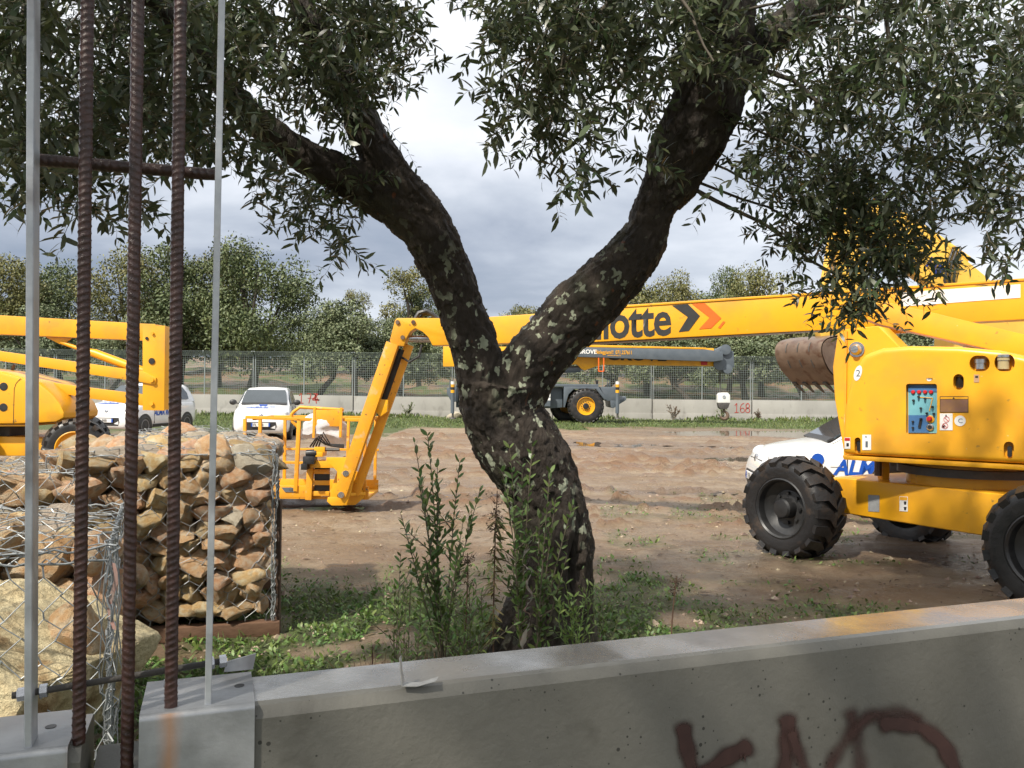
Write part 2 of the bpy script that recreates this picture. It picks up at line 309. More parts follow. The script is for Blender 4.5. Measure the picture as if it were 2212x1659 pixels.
def make_ground():
    fine = np.radians(np.linspace(-38, 38, 470)); co = np.radians(np.concatenate([np.linspace(-180, -42, 60), fine * 180 / np.pi, np.linspace(42, 180, 60)[:-1]]))
    r = np.concatenate([[0.02, .8, 1.5], np.geomspace(2.2, 44, 440), np.geomspace(44.6, 150, 60), [220, 400, 900, 4000]])
    A, R = np.meshgrid(co, r); x = (R * np.sin(A)).ravel(); y = (R * np.cos(A)).ravel()
    z = ground_h(x, y) * np.where(R.ravel() > 160, 1, 1)
    na, nr = len(co), len(r); I = np.arange(na * nr).reshape(nr, na); J = np.roll(I, -1, 1)
    f = np.stack([I[:-1], I[1:], J[1:], J[:-1]], -1).reshape(-1, 4)
    me = mesh_np('ground', np.stack([x, y, z], 1), [f[:, ::-1]])
    g = grass_mask(x, y); wet = np.zeros_like(x)
    wn = fb2(x, y, .9, 3, 4.0)
    for (cx, cy, rx, ry, dp) in DIPS: wet = np.maximum(wet, sstep(1.9, .8, np.hypot((x - cx) / rx, (y - cy) / ry) + .3 * wn))
    at = me.attributes.new('cover', 'FLOAT_COLOR', 'POINT'); c = np.ones((len(x), 4), np.float32); c[:, 0] = g; c[:, 1] = wet; c[:, 2] = np.clip(.5 + z * 12, 0, 1)
    at.data.foreach_set('color', c.ravel()); shade(me, 180)
    m = bpy.data.materials.new('muddy_ground'); m.use_nodes = True; nt = m.node_tree; N = nt.nodes.new; L = nt.links.new; b = nt.nodes['Principled BSDF']
    tc = N('ShaderNodeTexCoord'); ca = N('ShaderNodeAttribute'); ca.attribute_name = 'cover'; sp = N('ShaderNodeSeparateColor'); L(ca.outputs['Color'], sp.inputs[0])
    def noise(s, d=6, rg=.6, st=None):
        v = tc.outputs['Object']
        if st:
            mp = N('ShaderNodeMapping'); mp.inputs['Scale'].default_value = st; L(v, mp.inputs[0]); v = mp.outputs[0]
        n = N('ShaderNodeTexNoise'); n.inputs['Scale'].default_value = s; n.inputs['Detail'].default_value = d; n.inputs['Roughness'].default_value = rg; L(v, n.inputs['Vector']); return n.outputs['Fac']
    def ramp(src, els):
        r_ = N('ShaderNodeValToRGB'); L(src, r_.inputs[0]); e = r_.color_ramp.elements; e[0].position, e[0].color = els[0][0], (*els[0][1], 1); e[1].position, e[1].color = els[-1][0], (*els[-1][1], 1)
        for p, c_ in els[1:-1]: k = e.new(p); k.color = (*c_, 1)
        return r_.outputs[0]
    def mix(f, a, c_, op='MIX'):
        q = N('ShaderNodeMix'); q.data_type = 'RGBA'; q.blend_type = op
        for i, v in ((0, f), (6, a), (7, c_)):
            if isinstance(v, (int, float)): q.inputs[i].default_value = v
            elif isinstance(v, tuple): q.inputs[i].default_value = (*v, 1)
            else: L(v, q.inputs[i])
        return q.outputs[2]
    big = noise(.55, 7, .62, (.6, 1.3, 1)); med = noise(3.2, 8, .68); fin = noise(24, 5, .7)
    mud = ramp(big, [(.30, (.148, .093, .053)), (.44, (.238, .168, .103)), (.56, (.318, .242, .160)), (.68, (.40, .318, .224))])
    mud = mix(ramp(med, [(.38, (0, 0, 0)), (.66, (1, 1, 1))]), mud, (.205, .134, .078))
    mud = mix(ramp(fin, [(.60, (0, 0, 0)), (.74, (.8, .8, .8))]), mud, (.40, .33, .245))
    mud = mix(ramp(fin, [(.22, (.8, .8, .8)), (.36, (0, 0, 0))]), mud, (.09, .06, .045))
    redz = mix(.75, mud, (.20, .105, .052)); mud = mix(ramp(sp.outputs[2], [(.58, (0, 0, 0)), (1.0, (1, 1, 1))]), mud, redz)
    mud = mix(sp.outputs[1], mud, mix(.6, mud, (.16, .115, .085)))
    gr = ramp(noise(9, 6, .7), [(.30, (.070, .050, .030)), (.46, (.058, .075, .022)), (.62, (.095, .135, .030)), (.75, (.15, .17, .05))])
    L(mix(sp.outputs[0], mud, gr), b.inputs['Base Color'])
    ro = N('ShaderNodeMapRange'); L(noise(1.6, 6, .65, (.5, 1.2, 1)), ro.inputs[0]); ro.inputs[1].default_value = .36; ro.inputs[2].default_value = .62; ro.inputs[3].default_value = .17; ro.inputs[4].default_value = .72
    mm = N('ShaderNodeMath'); mm.operation = 'MAXIMUM'; L(ro.outputs[0], mm.inputs[0]); m2 = N('ShaderNodeMath'); m2.operation = 'MULTIPLY'; L(sp.outputs[0], m2.inputs[0]); m2.inputs[1].default_value = .85; L(m2.outputs[0], mm.inputs[1]); L(mm.outputs[0], b.inputs['Roughness'])
    b0 = N('ShaderNodeBump'); b0.inputs['Distance'].default_value = .07; b0.inputs['Strength'].default_value = .8; L(noise(4.2, 7, .7, (.75, 1.2, 1)), b0.inputs['Height'])
    bp = N('ShaderNodeBump'); L(b0.outputs[0], bp.inputs['Normal']); bp.inputs['Distance'].default_value = .05; bp.inputs['Strength'].default_value = 1.0; L(noise(13, 12, .78), bp.inputs['Height']); L(bp.outputs[0], b.inputs['Normal'])
    o = link('ground', me, m); tag(o, 'muddy brown building-yard ground with ruts and grass', None, None, 'structure')
make_ground()
WATER = mat('puddle_water', (.105, .075, .055), (.13, .095, .07), sc=.6, rough=.035, spec=.55, bump=.0006, bsc=5)
for i, (cx, cy, rx, ry, dp) in enumerate(DIPS):
    n = 40; wz = WATER_Z - (.20 * float(sstep(1, 0, np.hypot((cx - 5.6) / 3.4, (cy - 12.4) / 4.2))))
    mb = MB(); mb.add([(cx + rx * 1.35 * math.cos(2 * math.pi * k / n), cy + ry * 1.35 * math.sin(2 * math.pi * k / n), wz) for k in range(n)], [list(range(n))])
    tag(mb.build('puddle', WATER), 'shallow muddy puddle on the yard ground', None, None, 'structure')
# pebbles lying on the ground: uncountable
def scatter_pebbles():
    n = 7500; y = 3.0 + 15 * RNG.random(n) ** 1.4; x = (RNG.uniform(-.62, .66, n)) * y; s = RNG.lognormal(-4.75, .6, n); z = ground_h(x, y)
    t = np.array([(1, 0, 0), (0, 1, 0), (-1, 0, 0), (0, -1, 0), (.2, .1, .6), (0, 0, -.5)]) * 1.0
    f = np.array([(0, 1, 4), (1, 2, 4), (2, 3, 4), (3, 0, 4), (1, 0, 5), (2, 1, 5), (3, 2, 5), (0, 3, 5)])
    a = RNG.uniform(0, 6.28, n); j = RNG.uniform(.6, 1.3, (n, 6, 3)); v = t[None] * j * s[:, None, None]
    vx = v[..., 0] * np.cos(a)[:, None] - v[..., 1] * np.sin(a)[:, None]; vy = v[..., 0] * np.sin(a)[:, None] + v[..., 1] * np.cos(a)[:, None]
    V = np.stack([vx + x[:, None], vy + y[:, None], v[..., 2] + z[:, None] + .001], -1).reshape(-1, 3); F = (f[None] + (np.arange(n) * 6)[:, None, None]).reshape(-1, 3)
    me = mesh_np('pebbles', V, [F]); shade(me, 30)
    tag(link('pebbles', me, mat('pebble_stone', (.36, .29, .21), (.15, .10, .065), sc=3, rough=.7, isl=.5)), 'small pale pebbles scattered on the muddy ground', 'pebbles', None, 'stuff')
scatter_pebbles()
# ---------------------------------------------------------------- far wall
CONC = mat('far_concrete', (.30, .29, .265), (.36, .35, .32), sc=.9, rough=.75, rv=.1, bump=.004, bsc=9, stretch=(1, 1, .45), spots=[((.22, .21, .19), 2.5, .58, .75)])
WY = 43.5; PANEL = 5.25; XS = [-34.6 + i * PANEL for i in range(14)]
for i, x0 in enumerate(XS): pass
fw = empty('boundary_wall', (0, WY, 0), 0, 'long low grey precast concrete wall along the far side of the yard', 'wall')
for i, x0 in enumerate(XS):
    mb = MB(); mb.box((x0 + .03, WY, -.3), (x0 + PANEL - .03, WY + .16, 1.09 + .012 * math.sin(i * 2.1)))
    mb.build('panel', CONC, fw, bevel=.012); mb = MB()
    mb.box((x0 - .035, WY + .05, -.3), (x0 + .028, WY + .14, 1.02)); mb.build('joint_post', DRK, fw)
    mb = MB(); mb.box((x0 + .02, WY - .05, -.3), (x0 + PANEL - .02, WY - .003, .34)); mb.build('plinth', CONC, fw, bevel=.01)
FENCE = mat('fence_wire', (.25, .29, .28), (.20, .235, .225), sc=3, rough=.5, metal=.3)
FPOST = mat('fence_post_steel', (.32, .35, .35), (.26, .29, .29), sc=5, rough=.5, metal=.4)
ff = empty('mesh_fence', (0, WY + .08, 1.09), 0, 'galvanised wire mesh fence with tilted top standing on the far wall', 'fence')
def bay_mesh():
    mb = MB(); w = PANEL / 2 - .07; r = .0055
    def seg(a, b): mb.beam(a, b, 2 * r, 2 * r, (0, 1, 0) if abs(a[2] - b[2]) > .1 else (0, 0, 1))
    H, sx, sz = 2.02, -.26, .24
    nx = 26
    for k in range(nx + 1):
        x = w * k / nx; seg((x, 0, 0), (x, 0, H)); seg((x, 0, H), (x, sx, H + sz))
    nz = 17
    for k in range(nz + 1): z = H * k / nz; seg((0, -.006, z), (w, -.006, z))
    for k in range(1, 5): seg((0, sx * k / 4 - .006, H + sz * k / 4), (w, sx * k / 4 - .006, H + sz * k / 4))
    me = bpy.data.meshes.new('wire_panel'); me.from_pydata(mb.v, [], mb.f); me.materials.append(FENCE); return me
def post_mesh():
    mb = MB(); mb.box((-.02, -.02, -.05), (.02, .02, 2.04)); mb.beam((0, 0, 2.02), (0, -.27, 2.27), .04, .04, (1, 0, 0)); me = bpy.data.meshes.new('post'); me.from_pydata(mb.v, [], mb.f); me.materials.append(FPOST); return me
BM_, PM_ = bay_mesh(), post_mesh()
for x0 in XS:
    for h in (0, 1):
        o = link('wire_panel', BM_, None, ff); o.location = (x0 + .035 + h * (PANEL / 2), 0, .02)
        o = link('post', PM_, None, ff); o.location = (x0 + .05 + h * (PANEL / 2 - .05), 0, .02)
    o = link('post', PM_, None, ff); o.location = (x0 + PANEL - .06, 0, .02)
def strokes(name, lines, px, py, hpx, m, root, w=.028, d=WY - .012):
    """hand sprayed digits: polylines in a 1 x 1 cell"""
    mb = MB(); k = hpx * d / FPX; o = P(px, py, d)
    for ln in lines:
        pts = [o + Vector((a * k, 0, b * k)) for a, b in ln]
        for a, b in zip(pts[:-1], pts[1:]): mb.beam(a, b, .006, w * random.uniform(.75, 1.25), (0, 0, 1) if abs((b - a).x) > abs((b - a).z) else (1, 0, 0))
    mb.build(name, m, root)
D1 = lambda x: [[(x, .75), (x + .22, 1), (x + .2, 0)], [(x, 0), (x + .42, .02)]]
D7 = lambda x: [[(x, .98), (x + .42, .95), (x + .2, 0)], [(x + .08, .5), (x + .42, .52)]]
def arc(cx, cy, rx, ry, a0, a1, n=12): return [(cx + rx * math.cos(math.radians(a0 + (a1 - a0) * i / n)), cy + ry * math.sin(math.radians(a0 + (a1 - a0) * i / n))) for i in range(n + 1)]
D6 = lambda x: [arc(x + .42, .55, .42, .45, 95, 180, 6) + arc(x + .22, .25, .22, .25, 180, 540, 14)]
D8 = lambda x: [arc(x + .22, .74, .19, .25, -90, 270, 14), arc(x + .22, .25, .23, .25, 90, 450, 14)]
dgt = empty('sprayed_number', P(1600, 893, WY - .01), 0, 'red spray painted number 168 on the far wall beside the crane hook', 'graffiti')
strokes('digit_one', D1(0), 1587, 891, 20, REDS, dgt); strokes('digit_six', D6(.62), 1587, 891, 20, REDS, dgt); strokes('digit_eight', D8(1.18), 1587, 891, 20, REDS, dgt, .04)
dgt = empty('sprayed_number', P(160, 880, WY - .01), 0, 'red spray painted number on the far wall behind the left lift cowl', 'graffiti')
strokes('digit_one', D1(0), 137, 878, 20, REDS, dgt); strokes('digit_seven', D7(.62), 137, 878, 20, REDS, dgt); strokes('digit_six', D6(1.2), 137, 878, 20, REDS, dgt, .04)
dgt = empty('sprayed_number', P(668, 880, WY - .01), 0, 'red spray painted number crossed out on the far wall right of a white car', 'graffiti')
strokes('digit_one', D1(0), 646, 871, 22, REDS, dgt); strokes('digit_seven', D7(.75), 646, 871, 22, REDS, dgt)
strokes('scribble', [[(1.4, .95), (1.75, .95), (1.3, .35), (1.9, .3), (1.55, .9), (1.7, 0)], [(1.25, .5), (2.0, .35), (1.5, .45), (1.85, .95)]], 646, 871, 22, REDS, dgt, .035)
# ---------------------------------------------------------------- near wall
def wet_concrete():
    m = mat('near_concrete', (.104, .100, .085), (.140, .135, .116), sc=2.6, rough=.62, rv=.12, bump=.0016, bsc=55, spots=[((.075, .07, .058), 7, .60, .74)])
    nt = m.node_tree; N = nt.nodes.new; L = nt.links.new; b = nt.nodes['Principled BSDF']
    geo = N('ShaderNodeNewGeometry'); sp = N('ShaderNodeSeparateXYZ'); L(geo.outputs['True Normal'], sp.inputs[0])
    up = N('ShaderNodeMapRange'); L(sp.outputs[2], up.inputs[0]); up.inputs[1].default_value = .75; up.inputs[2].default_value = .95
    tc = N('ShaderNodeTexCoord'); no = N('ShaderNodeTexNoise'); no.inputs['Scale'].default_value = 4.5; no.inputs['Detail'].default_value = 5; L(tc.outputs['Object'], no.inputs['Vector'])
    mr = N('ShaderNodeMapRange'); L(no.outputs['Fac'], mr.inputs[0]); mr.inputs[1].default_value = .38; mr.inputs[2].default_value = .60; mr.inputs[3].default_value = .07; mr.inputs[4].default_value = .34
    rs = b.inputs['Roughness'].links[0].from_socket; mx = N('ShaderNodeMix'); L(up.outputs[0], mx.inputs[0]); L(rs, mx.inputs[2]); L(mr.outputs[0], mx.inputs[3]); L(mx.outputs[0], b.inputs['Roughness'])
    L(up.outputs[0], b.inputs['Coat Weight']); L(mr.outputs[0], b.inputs['Coat Roughness']); b.inputs['Coat IOR'].default_value = 1.6
    # pin holes left by air bubbles
    vo = N('ShaderNodeTexVoronoi'); vo.inputs['Scale'].default_value = 52; L(tc.outputs['Object'], vo.inputs['Vector'])
    n2 = N('ShaderNodeTexNoise'); n2.inputs['Scale'].default_value = 9; L(tc.outputs['Object'], n2.inputs['Vector'])
    th = N('ShaderNodeMapRange'); L(n2.outputs['Fac'], th.inputs[0]); th.inputs[1].default_value = .44; th.inputs[2].default_value = .70; th.inputs[3].default_value = 0; th.inputs[4].default_value = .20
    lt = N('ShaderNodeMath'); lt.operation = 'LESS_THAN'; L(vo.outputs['Distance'], lt.inputs[0]); L(th.outputs[0], lt.inputs[1])
    cs = b.inputs['Base Color'].links[0].from_socket; m2 = N('ShaderNodeMix'); m2.data_type = 'RGBA'; L(lt.outputs[0], m2.inputs[0]); L(cs, m2.inputs[6]); m2.inputs[7].default_value = (.035, .033, .028, 1)
    # ochre rust wash on the top
    n3 = N('ShaderNodeTexNoise'); n3.inputs['Scale'].default_value = 1.5; n3.inputs['Detail'].default_value = 3; L(tc.outputs['Object'], n3.inputs['Vector'])
    r3 = N('ShaderNodeMapRange'); L(n3.outputs['Fac'], r3.inputs[0]); r3.inputs[1].default_value = .63; r3.inputs[2].default_value = .75; r3.inputs[4].default_value = .18
    mu = N('ShaderNodeMath'); mu.operation = 'MULTIPLY'; L(r3.outputs[0], mu.inputs[0]); L(up.outputs[0], mu.inputs[1])
    m4 = N('ShaderNodeMix'); m4.data_type = 'RGBA'; L(mu.outputs[0], m4.inputs[0]); L(m2.outputs[2], m4.inputs[6]); m4.inputs[7].default_value = (.30, .19, .075, 1); L(m4.outputs[2], b.inputs['Base Color'])
    return m
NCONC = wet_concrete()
WU = Vector((math.cos(math.radians(19.6)), math.sin(math.radians(19.6)), 0)); WN = Vector((WU.y, -WU.x, 0))   # WN points to the viewer
WP0 = Vector((-.4306, 1.362, 1.07))                       # a point of the near top edge, right panel
def wall_panel(name, s0, s1, ztop, th, shift, label):
    a = WP0 + WU * s0 + WN * shift; a.z = 0
    prof = [(0, -.5), (0, ztop - .022), (-.004, ztop - .014), (-.012, ztop - .004), (-.022, ztop), (-th + .012, ztop), (-th, ztop - .012), (-th, -.5)]
    pts = [a + WN * u + Vector((0, 0, z)) for u, z in prof]; mb = MB(); mb.prism(pts, WU * (s1 - s0))
    o = mb.build(name, NCONC, None, ang=20); return tag(o, label, 'wall')
RT, LT = 1.07, 1.036
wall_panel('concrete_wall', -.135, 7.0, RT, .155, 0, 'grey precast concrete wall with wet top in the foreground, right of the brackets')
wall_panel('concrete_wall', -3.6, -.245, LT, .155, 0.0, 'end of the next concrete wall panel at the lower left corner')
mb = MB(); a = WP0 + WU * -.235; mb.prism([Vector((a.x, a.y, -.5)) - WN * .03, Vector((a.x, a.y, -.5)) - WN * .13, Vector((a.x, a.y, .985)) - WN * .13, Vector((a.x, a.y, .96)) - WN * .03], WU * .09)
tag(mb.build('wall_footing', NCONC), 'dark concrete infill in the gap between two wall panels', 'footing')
# ================================================================ FOREGROUND: welded bar post, brackets
post = empty('steel_bar_post', P(270, 1560, 1.33), 0, 'welded post of two flat galvanised bars and three rusty ribbed rods in the left foreground', 'post')
def rebar(a, b, r0, pitch=.0112, n=14, hand=1.0, step=.0018):
    a, b = Vector(a), Vector(b); t = (b - a).normalized(); Lg = (b - a).length; k = int(Lg / step)
    u = t.cross(Vector((0, 1, .1))).normalized(); w = t.cross(u); s = np.arange(k + 1) * (Lg / k); th = np.arange(n) * 2 * math.pi / n
    Sg, T = np.meshgrid(s, th, indexing='ij')
    half = np.sin(T)                                              # two crescent rib rows, one on each side
    ph = Sg / pitch + hand * np.where(half > 0, 1, -1) * .42 * np.cos(T)
    rib = np.clip(np.cos(2 * math.pi * ph), 0, 1) ** 2.2 * np.abs(half) ** .6
    wob = .0004 * fbm(np.stack([Sg.ravel() * 60, T.ravel() * 1.3, np.zeros(Sg.size)], 1), 3).reshape(Sg.shape)
    R = r0 + .0019 * rib + .0012 * (np.abs(half) < .2) + wob
    ua, wa, aa, ta = (np.array(q) for q in (u, w, a, t))
    V = aa + Sg[..., None] * ta + R[..., None] * (np.cos(T)[..., None] * ua + np.sin(T)[..., None] * wa)
    I = np.arange((k + 1) * n).reshape(k + 1, n); J = np.roll(I, -1, 1)
    F = np.stack([I[:-1], J[:-1], J[1:], I[1:]], -1).reshape(-1, 4)
    V = V.reshape(-1, 3); caps = [np.array([I[0][::-1]]), np.array([I[-1]])]
    return V, [F] + caps
def add_rebar(name, a, b, r0, parent, **kw):
    V, F = rebar(a, b, r0, **kw); me = mesh_np(name, V - np.array(OFF[parent.name]), F); shade(me, 60); return link(name, me, RUST, parent)
def ext(a, b, e):                                                 # carry a line on beyond b
    return a, b + (b - a).normalized() * e
a, b = ext(P(170, 1605, 1.300), P(189, 0, 1.300), .35); add_rebar('ribbed_rod', a, b, .0093, post)
a, b = ext(P(274, 1659, 1.318), P(298, 0, 1.318), .35); a = a - (b - a).normalized() * .25; add_rebar('ribbed_rod', a, b, .0092, post, hand=-1.0, pitch=.0118)
a, b = ext(P(369, 1535, 1.343), P(390, 0, 1.343), .35); add_rebar('ribbed_rod', a, b, .0093, post, pitch=.0109)
add_rebar('cross_rod', P(79, 345, 1.317), P(470, 378, 1.392), .0088, post, n=12)
def flat(px0, py0, px1, py1, d, wt=.0105, wd=.046):
    a, b = ext(P(px0, py0, d), P(px1, py1, d), .35); mb = MB(); q = WN * -1
    pts = [a + WU * i * wt / 2 + q * j for i, j in ((-1, 0), (1, 0), (1, wd), (-1, wd))]; mb.prism(pts, b - a)
    mb.build('flat_bar', GALV, post, bevel=.0012, seg=1)
flat(60, 1618, 66, 0, 1.262); flat(449, 1530, 479, 0, 1.352)
mb = MB(); ra, rb = P(26, 1503, 1.278), P(487, 1427, 1.398); n = 330
mb.tube([ra.lerp(rb, i / n) for i in range(n + 1)], [.0052 + .0006 * (i % 2) for i in range(n + 1)], 8); trod = mb.build('threaded_rod', DRK, post, ang=60)
def nut(p, ax, r=.0105, h=.012):
    mb = MB(); mb.lathe([(r * .9, 0), (r, .001), (r, h - .001), (r * .9, h)], p, ax, 6); mb.build('nut', STEEL, trod, ang=25)
ax = (rb - ra).normalized()
for q in (.022, .118, .905, .968): nut(ra.lerp(rb, q), ax)
# galvanised saddles over the wall ends
def saddle(s0, s1, zt, label, hole):
    mb = MB(); e = .004; th = .155; a = WP0 + WU * s0; L_ = WU * (s1 - s0); prof = []
    def q(u, z): return Vector((a.x, a.y, 0)) + WN * u + Vector((0, 0, z))
    rr = .010
    outer = [(e + .003, zt - .42)] + [(e + .003 - rr + rr * math.cos(t), zt + e + .003 - rr + rr * math.sin(t)) for t in np.linspace(0, math.pi / 2, 6)] + [(-th - e - .003 + rr - rr * math.sin(t), zt + e + .003 - rr + rr * math.cos(t)) for t in np.linspace(0, math.pi / 2, 6)] + [(-th - e - .003, zt - .3)]
    inner = [(-th - e + .001, zt - .3), (-th - e + .001, zt + e - .001), (e - .001, zt + e - .001), (e - .001, zt - .42)]
    pts = [q(u, z) for u, z in outer + inner]; n = len(pts); vs = pts + [p + L_ for p in pts]
    k, m_ = len(outer), len(inner)
    fs = [(i, i + 1, n + i + 1, n + i) for i in range(n - 1)] + [(n - 1, 0, n, 2 * n - 1)]
    # end caps as strips between outer and inner outline
    def cap(o):
        q4 = [(0, 1, k + 2, k + 3), (k - 2, k - 1, k, k + 1)]
        q4 += [tuple(range(1, k - 1)) + (k + 1, k + 2)]
        return [tuple(i + o for i in f) for f in q4]
    fs += cap(0) + [f[::-1] for f in cap(n)]
    mb.add(vs, fs); root = empty('wall_bracket', a - Vector((0, 0, .1)), 0, label, 'bracket')
    mb.build('saddle', RSTG, root, ang=40)
    c = a + WU * hole - WN * .085; mb = MB(); mb.disc(Vector((c.x, c.y, zt + e + .0032)), (0, 0, 1), .0085, .0006, 16); mb.build('bolt_hole', BLK, root)
    return root
def rust_galv():
    m = mat('rust_streaked_galvanised_steel', (.27, .28, .29), (.40, .41, .42), sc=9, rough=.42, rv=.12, metal=.55, bump=.0008, bsc=45, spots=[((.27, .275, .28), 5, .54, .68), ((.15, .09, .06), 17, .69, .76)])
    nt = m.node_tree; N = nt.nodes.new; L = nt.links.new; b = nt.nodes['Principled BSDF']
    geo = N('ShaderNodeNewGeometry'); sp = N('ShaderNodeSeparateXYZ'); L(geo.outputs['Position'], sp.inputs[0])
    tc = N('ShaderNodeTexCoord'); no = N('ShaderNodeTexNoise'); no.inputs['Scale'].default_value = 26; no.inputs['Detail'].default_value = 4
    mp = N('ShaderNodeMapping'); mp.inputs['Scale'].default_value = (1, 1, .25); L(geo.outputs['Position'], mp.inputs[0]); L(mp.outputs[0], no.inputs['Vector'])
    fac = None
    for p in (P(170, 1605, 1.300), P(369, 1535, 1.343)):
        dd = N('ShaderNodeVectorMath'); dd.operation = 'SUBTRACT'; L(geo.outputs['Position'], dd.inputs[0]); dd.inputs[1].default_value = p
        dt = N('ShaderNodeVectorMath'); dt.operation = 'DOT_PRODUCT'; L(dd.outputs[0], dt.inputs[0]); dt.inputs[1].default_value = WU
        ab = N('ShaderNodeMath'); ab.operation = 'ABSOLUTE'; L(dt.outputs['Value'], ab.inputs[0])
        ad = N('ShaderNodeMath'); ad.operation = 'MULTIPLY_ADD'; L(no.outputs['Fac'], ad.inputs[0]); ad.inputs[1].default_value = .034; L(ab.outputs[0], ad.inputs[2])
        mr = N('ShaderNodeMapRange'); L(ad.outputs[0], mr.inputs[0]); mr.inputs[1].default_value = .012; mr.inputs[2].default_value = .040; mr.inputs[3].default_value = .8; mr.inputs[4].default_value = 0
        if fac is None: fac = mr.outputs[0]
        else:
            mx = N('ShaderNodeMath'); mx.operation = 'MAXIMUM'; L(fac, mx.inputs[0]); L(mr.outputs[0], mx.inputs[1]); fac = mx.outputs[0]
    # only below and at the front edge, where the rain runs down
    nz = N('ShaderNodeSeparateXYZ'); L(geo.outputs['True Normal'], nz.inputs[0]); fr = N('ShaderNodeMapRange'); L(nz.outputs[2], fr.inputs[0]); fr.inputs[1].default_value = .98; fr.inputs[2].default_value = .7
    ml = N('ShaderNodeMath'); ml.operation = 'MULTIPLY'; L(fac, ml.inputs[0]); L(fr.outputs[0], ml.inputs[1])
    cs = b.inputs['Base Color'].links[0].from_socket; m2 = N('ShaderNodeMix'); m2.data_type = 'RGBA'; L(ml.outputs[0], m2.inputs[0]); L(cs, m2.inputs[6]); m2.inputs[7].default_value = (.36, .16, .045, 1); L(m2.outputs[2], b.inputs['Base Color'])
    inv = N('ShaderNodeMath'); inv.operation = 'MULTIPLY_ADD'; L(ml.outputs[0], inv.inputs[0]); inv.inputs[1].default_value = -.55; inv.inputs[2].default_value = .55; L(inv.outputs[0], b.inputs['Metallic'])
    return m
RSTG = rust_galv()
s1 = saddle(-.162, .012, RT, 'galvanised steel saddle bracket over the right wall end with an orange rust streak', .152)
s2 = saddle(-.50, -.262, LT, 'galvanised steel saddle bracket at the lower left corner under the leftmost bar', .20)
mb = MB(); c = WP0 + WU * .0 - WN * .15; c.z = RT + .012                       # lug standing behind the right saddle
mb.prism([c - WU * .035, c + WU * .015, c + WU * .02 + Vector((0, 0, .028)), c - WU * .03 + Vector((0, 0, .018))], WN * -.004); mb.build('rear_lug', GALV, s1)
mb = MB(); c = WP0 - WU * .125 - WN * .12; c.z = RT + .007; mb.tube([c, c + Vector((0, 0, .045))], .0045, 8); mb.lathe([(.009, 0), (.009, .012)], c, (0, 0, 1), 6); mb.build('bolt', STEEL, s1)
# bent strap lying on the wall top
mb = MB(); c = P(866, 1452, 1.46); c = Vector((c.x, c.y, RT + .001)); mb2 = []
pts = [c + Vector((-.002, 0, .052)), c + Vector((.001, 0, .02)), c + Vector((.004, .0, .003)), c + Vector((.03, .006, .001)), c + Vector((.062, .014, .008))]
wv = [Vector((.001, .014, 0)), Vector((.001, .016, 0)), Vector((.002, .02, 0)), Vector((.004, .022, .0)), Vector((.004, .02, .002))]
V = []; 
for p, w_ in zip(pts, wv): V += [p - w_ * .5, p + w_ * .5, p + w_ * .5 + Vector((.0012, 0, .0012)), p - w_ * .5 + Vector((.0012, 0, .0012))]
F = [(4 * i + j, 4 * i + (j + 1) % 4, 4 * i + 4 + (j + 1) % 4, 4 * i + 4 + j) for i in range(4) for j in range(4)] + [(3, 2, 1, 0), (16, 17, 18, 19)]
mb.add(V, F); tag(mb.build('bent_metal_strap', mat('weathered_zinc', (.30, .30, .29), (.42, .42, .40), sc=60, rough=.5, metal=.3)), 'bent grey metal strap sticking up from the wet wall top', 'metal strap')
# graffiti: soft brown spray strokes, cut off by the bottom of the picture
def spray_mat():
    m = mat('brown_spray_paint', (.038, .016, .013), (.055, .024, .019), sc=20, rough=.75); nt = m.node_tree; N = nt.nodes.new; L = nt.links.new
    b = nt.nodes['Principled BSDF']; at = N('ShaderNodeAttribute'); at.attribute_name = 'paint'; no = N('ShaderNodeTexNoise'); no.inputs['Scale'].default_value = 400; tc = N('ShaderNodeTexCoord'); L(tc.outputs['Object'], no.inputs['Vector'])
    a1 = N('ShaderNodeMath'); a1.operation = 'MULTIPLY_ADD'; L(no.outputs['Fac'], a1.inputs[0]); a1.inputs[1].default_value = .5; a1.inputs[2].default_value = -.25
    a2 = N('ShaderNodeMath'); a2.operation = 'ADD'; a2.use_clamp = True; L(at.outputs['Fac'], a2.inputs[0]); L(a1.outputs[0], a2.inputs[1])
    a3 = N('ShaderNodeMath'); a3.operation = 'MULTIPLY'; L(a2.outputs[0], a3.inputs[0]); L(at.outputs['Fac'], a3.inputs[1]); a3.use_clamp = True
    L(a3.outputs[0], b.inputs['Alpha']); return m
SPRAY = spray_mat()
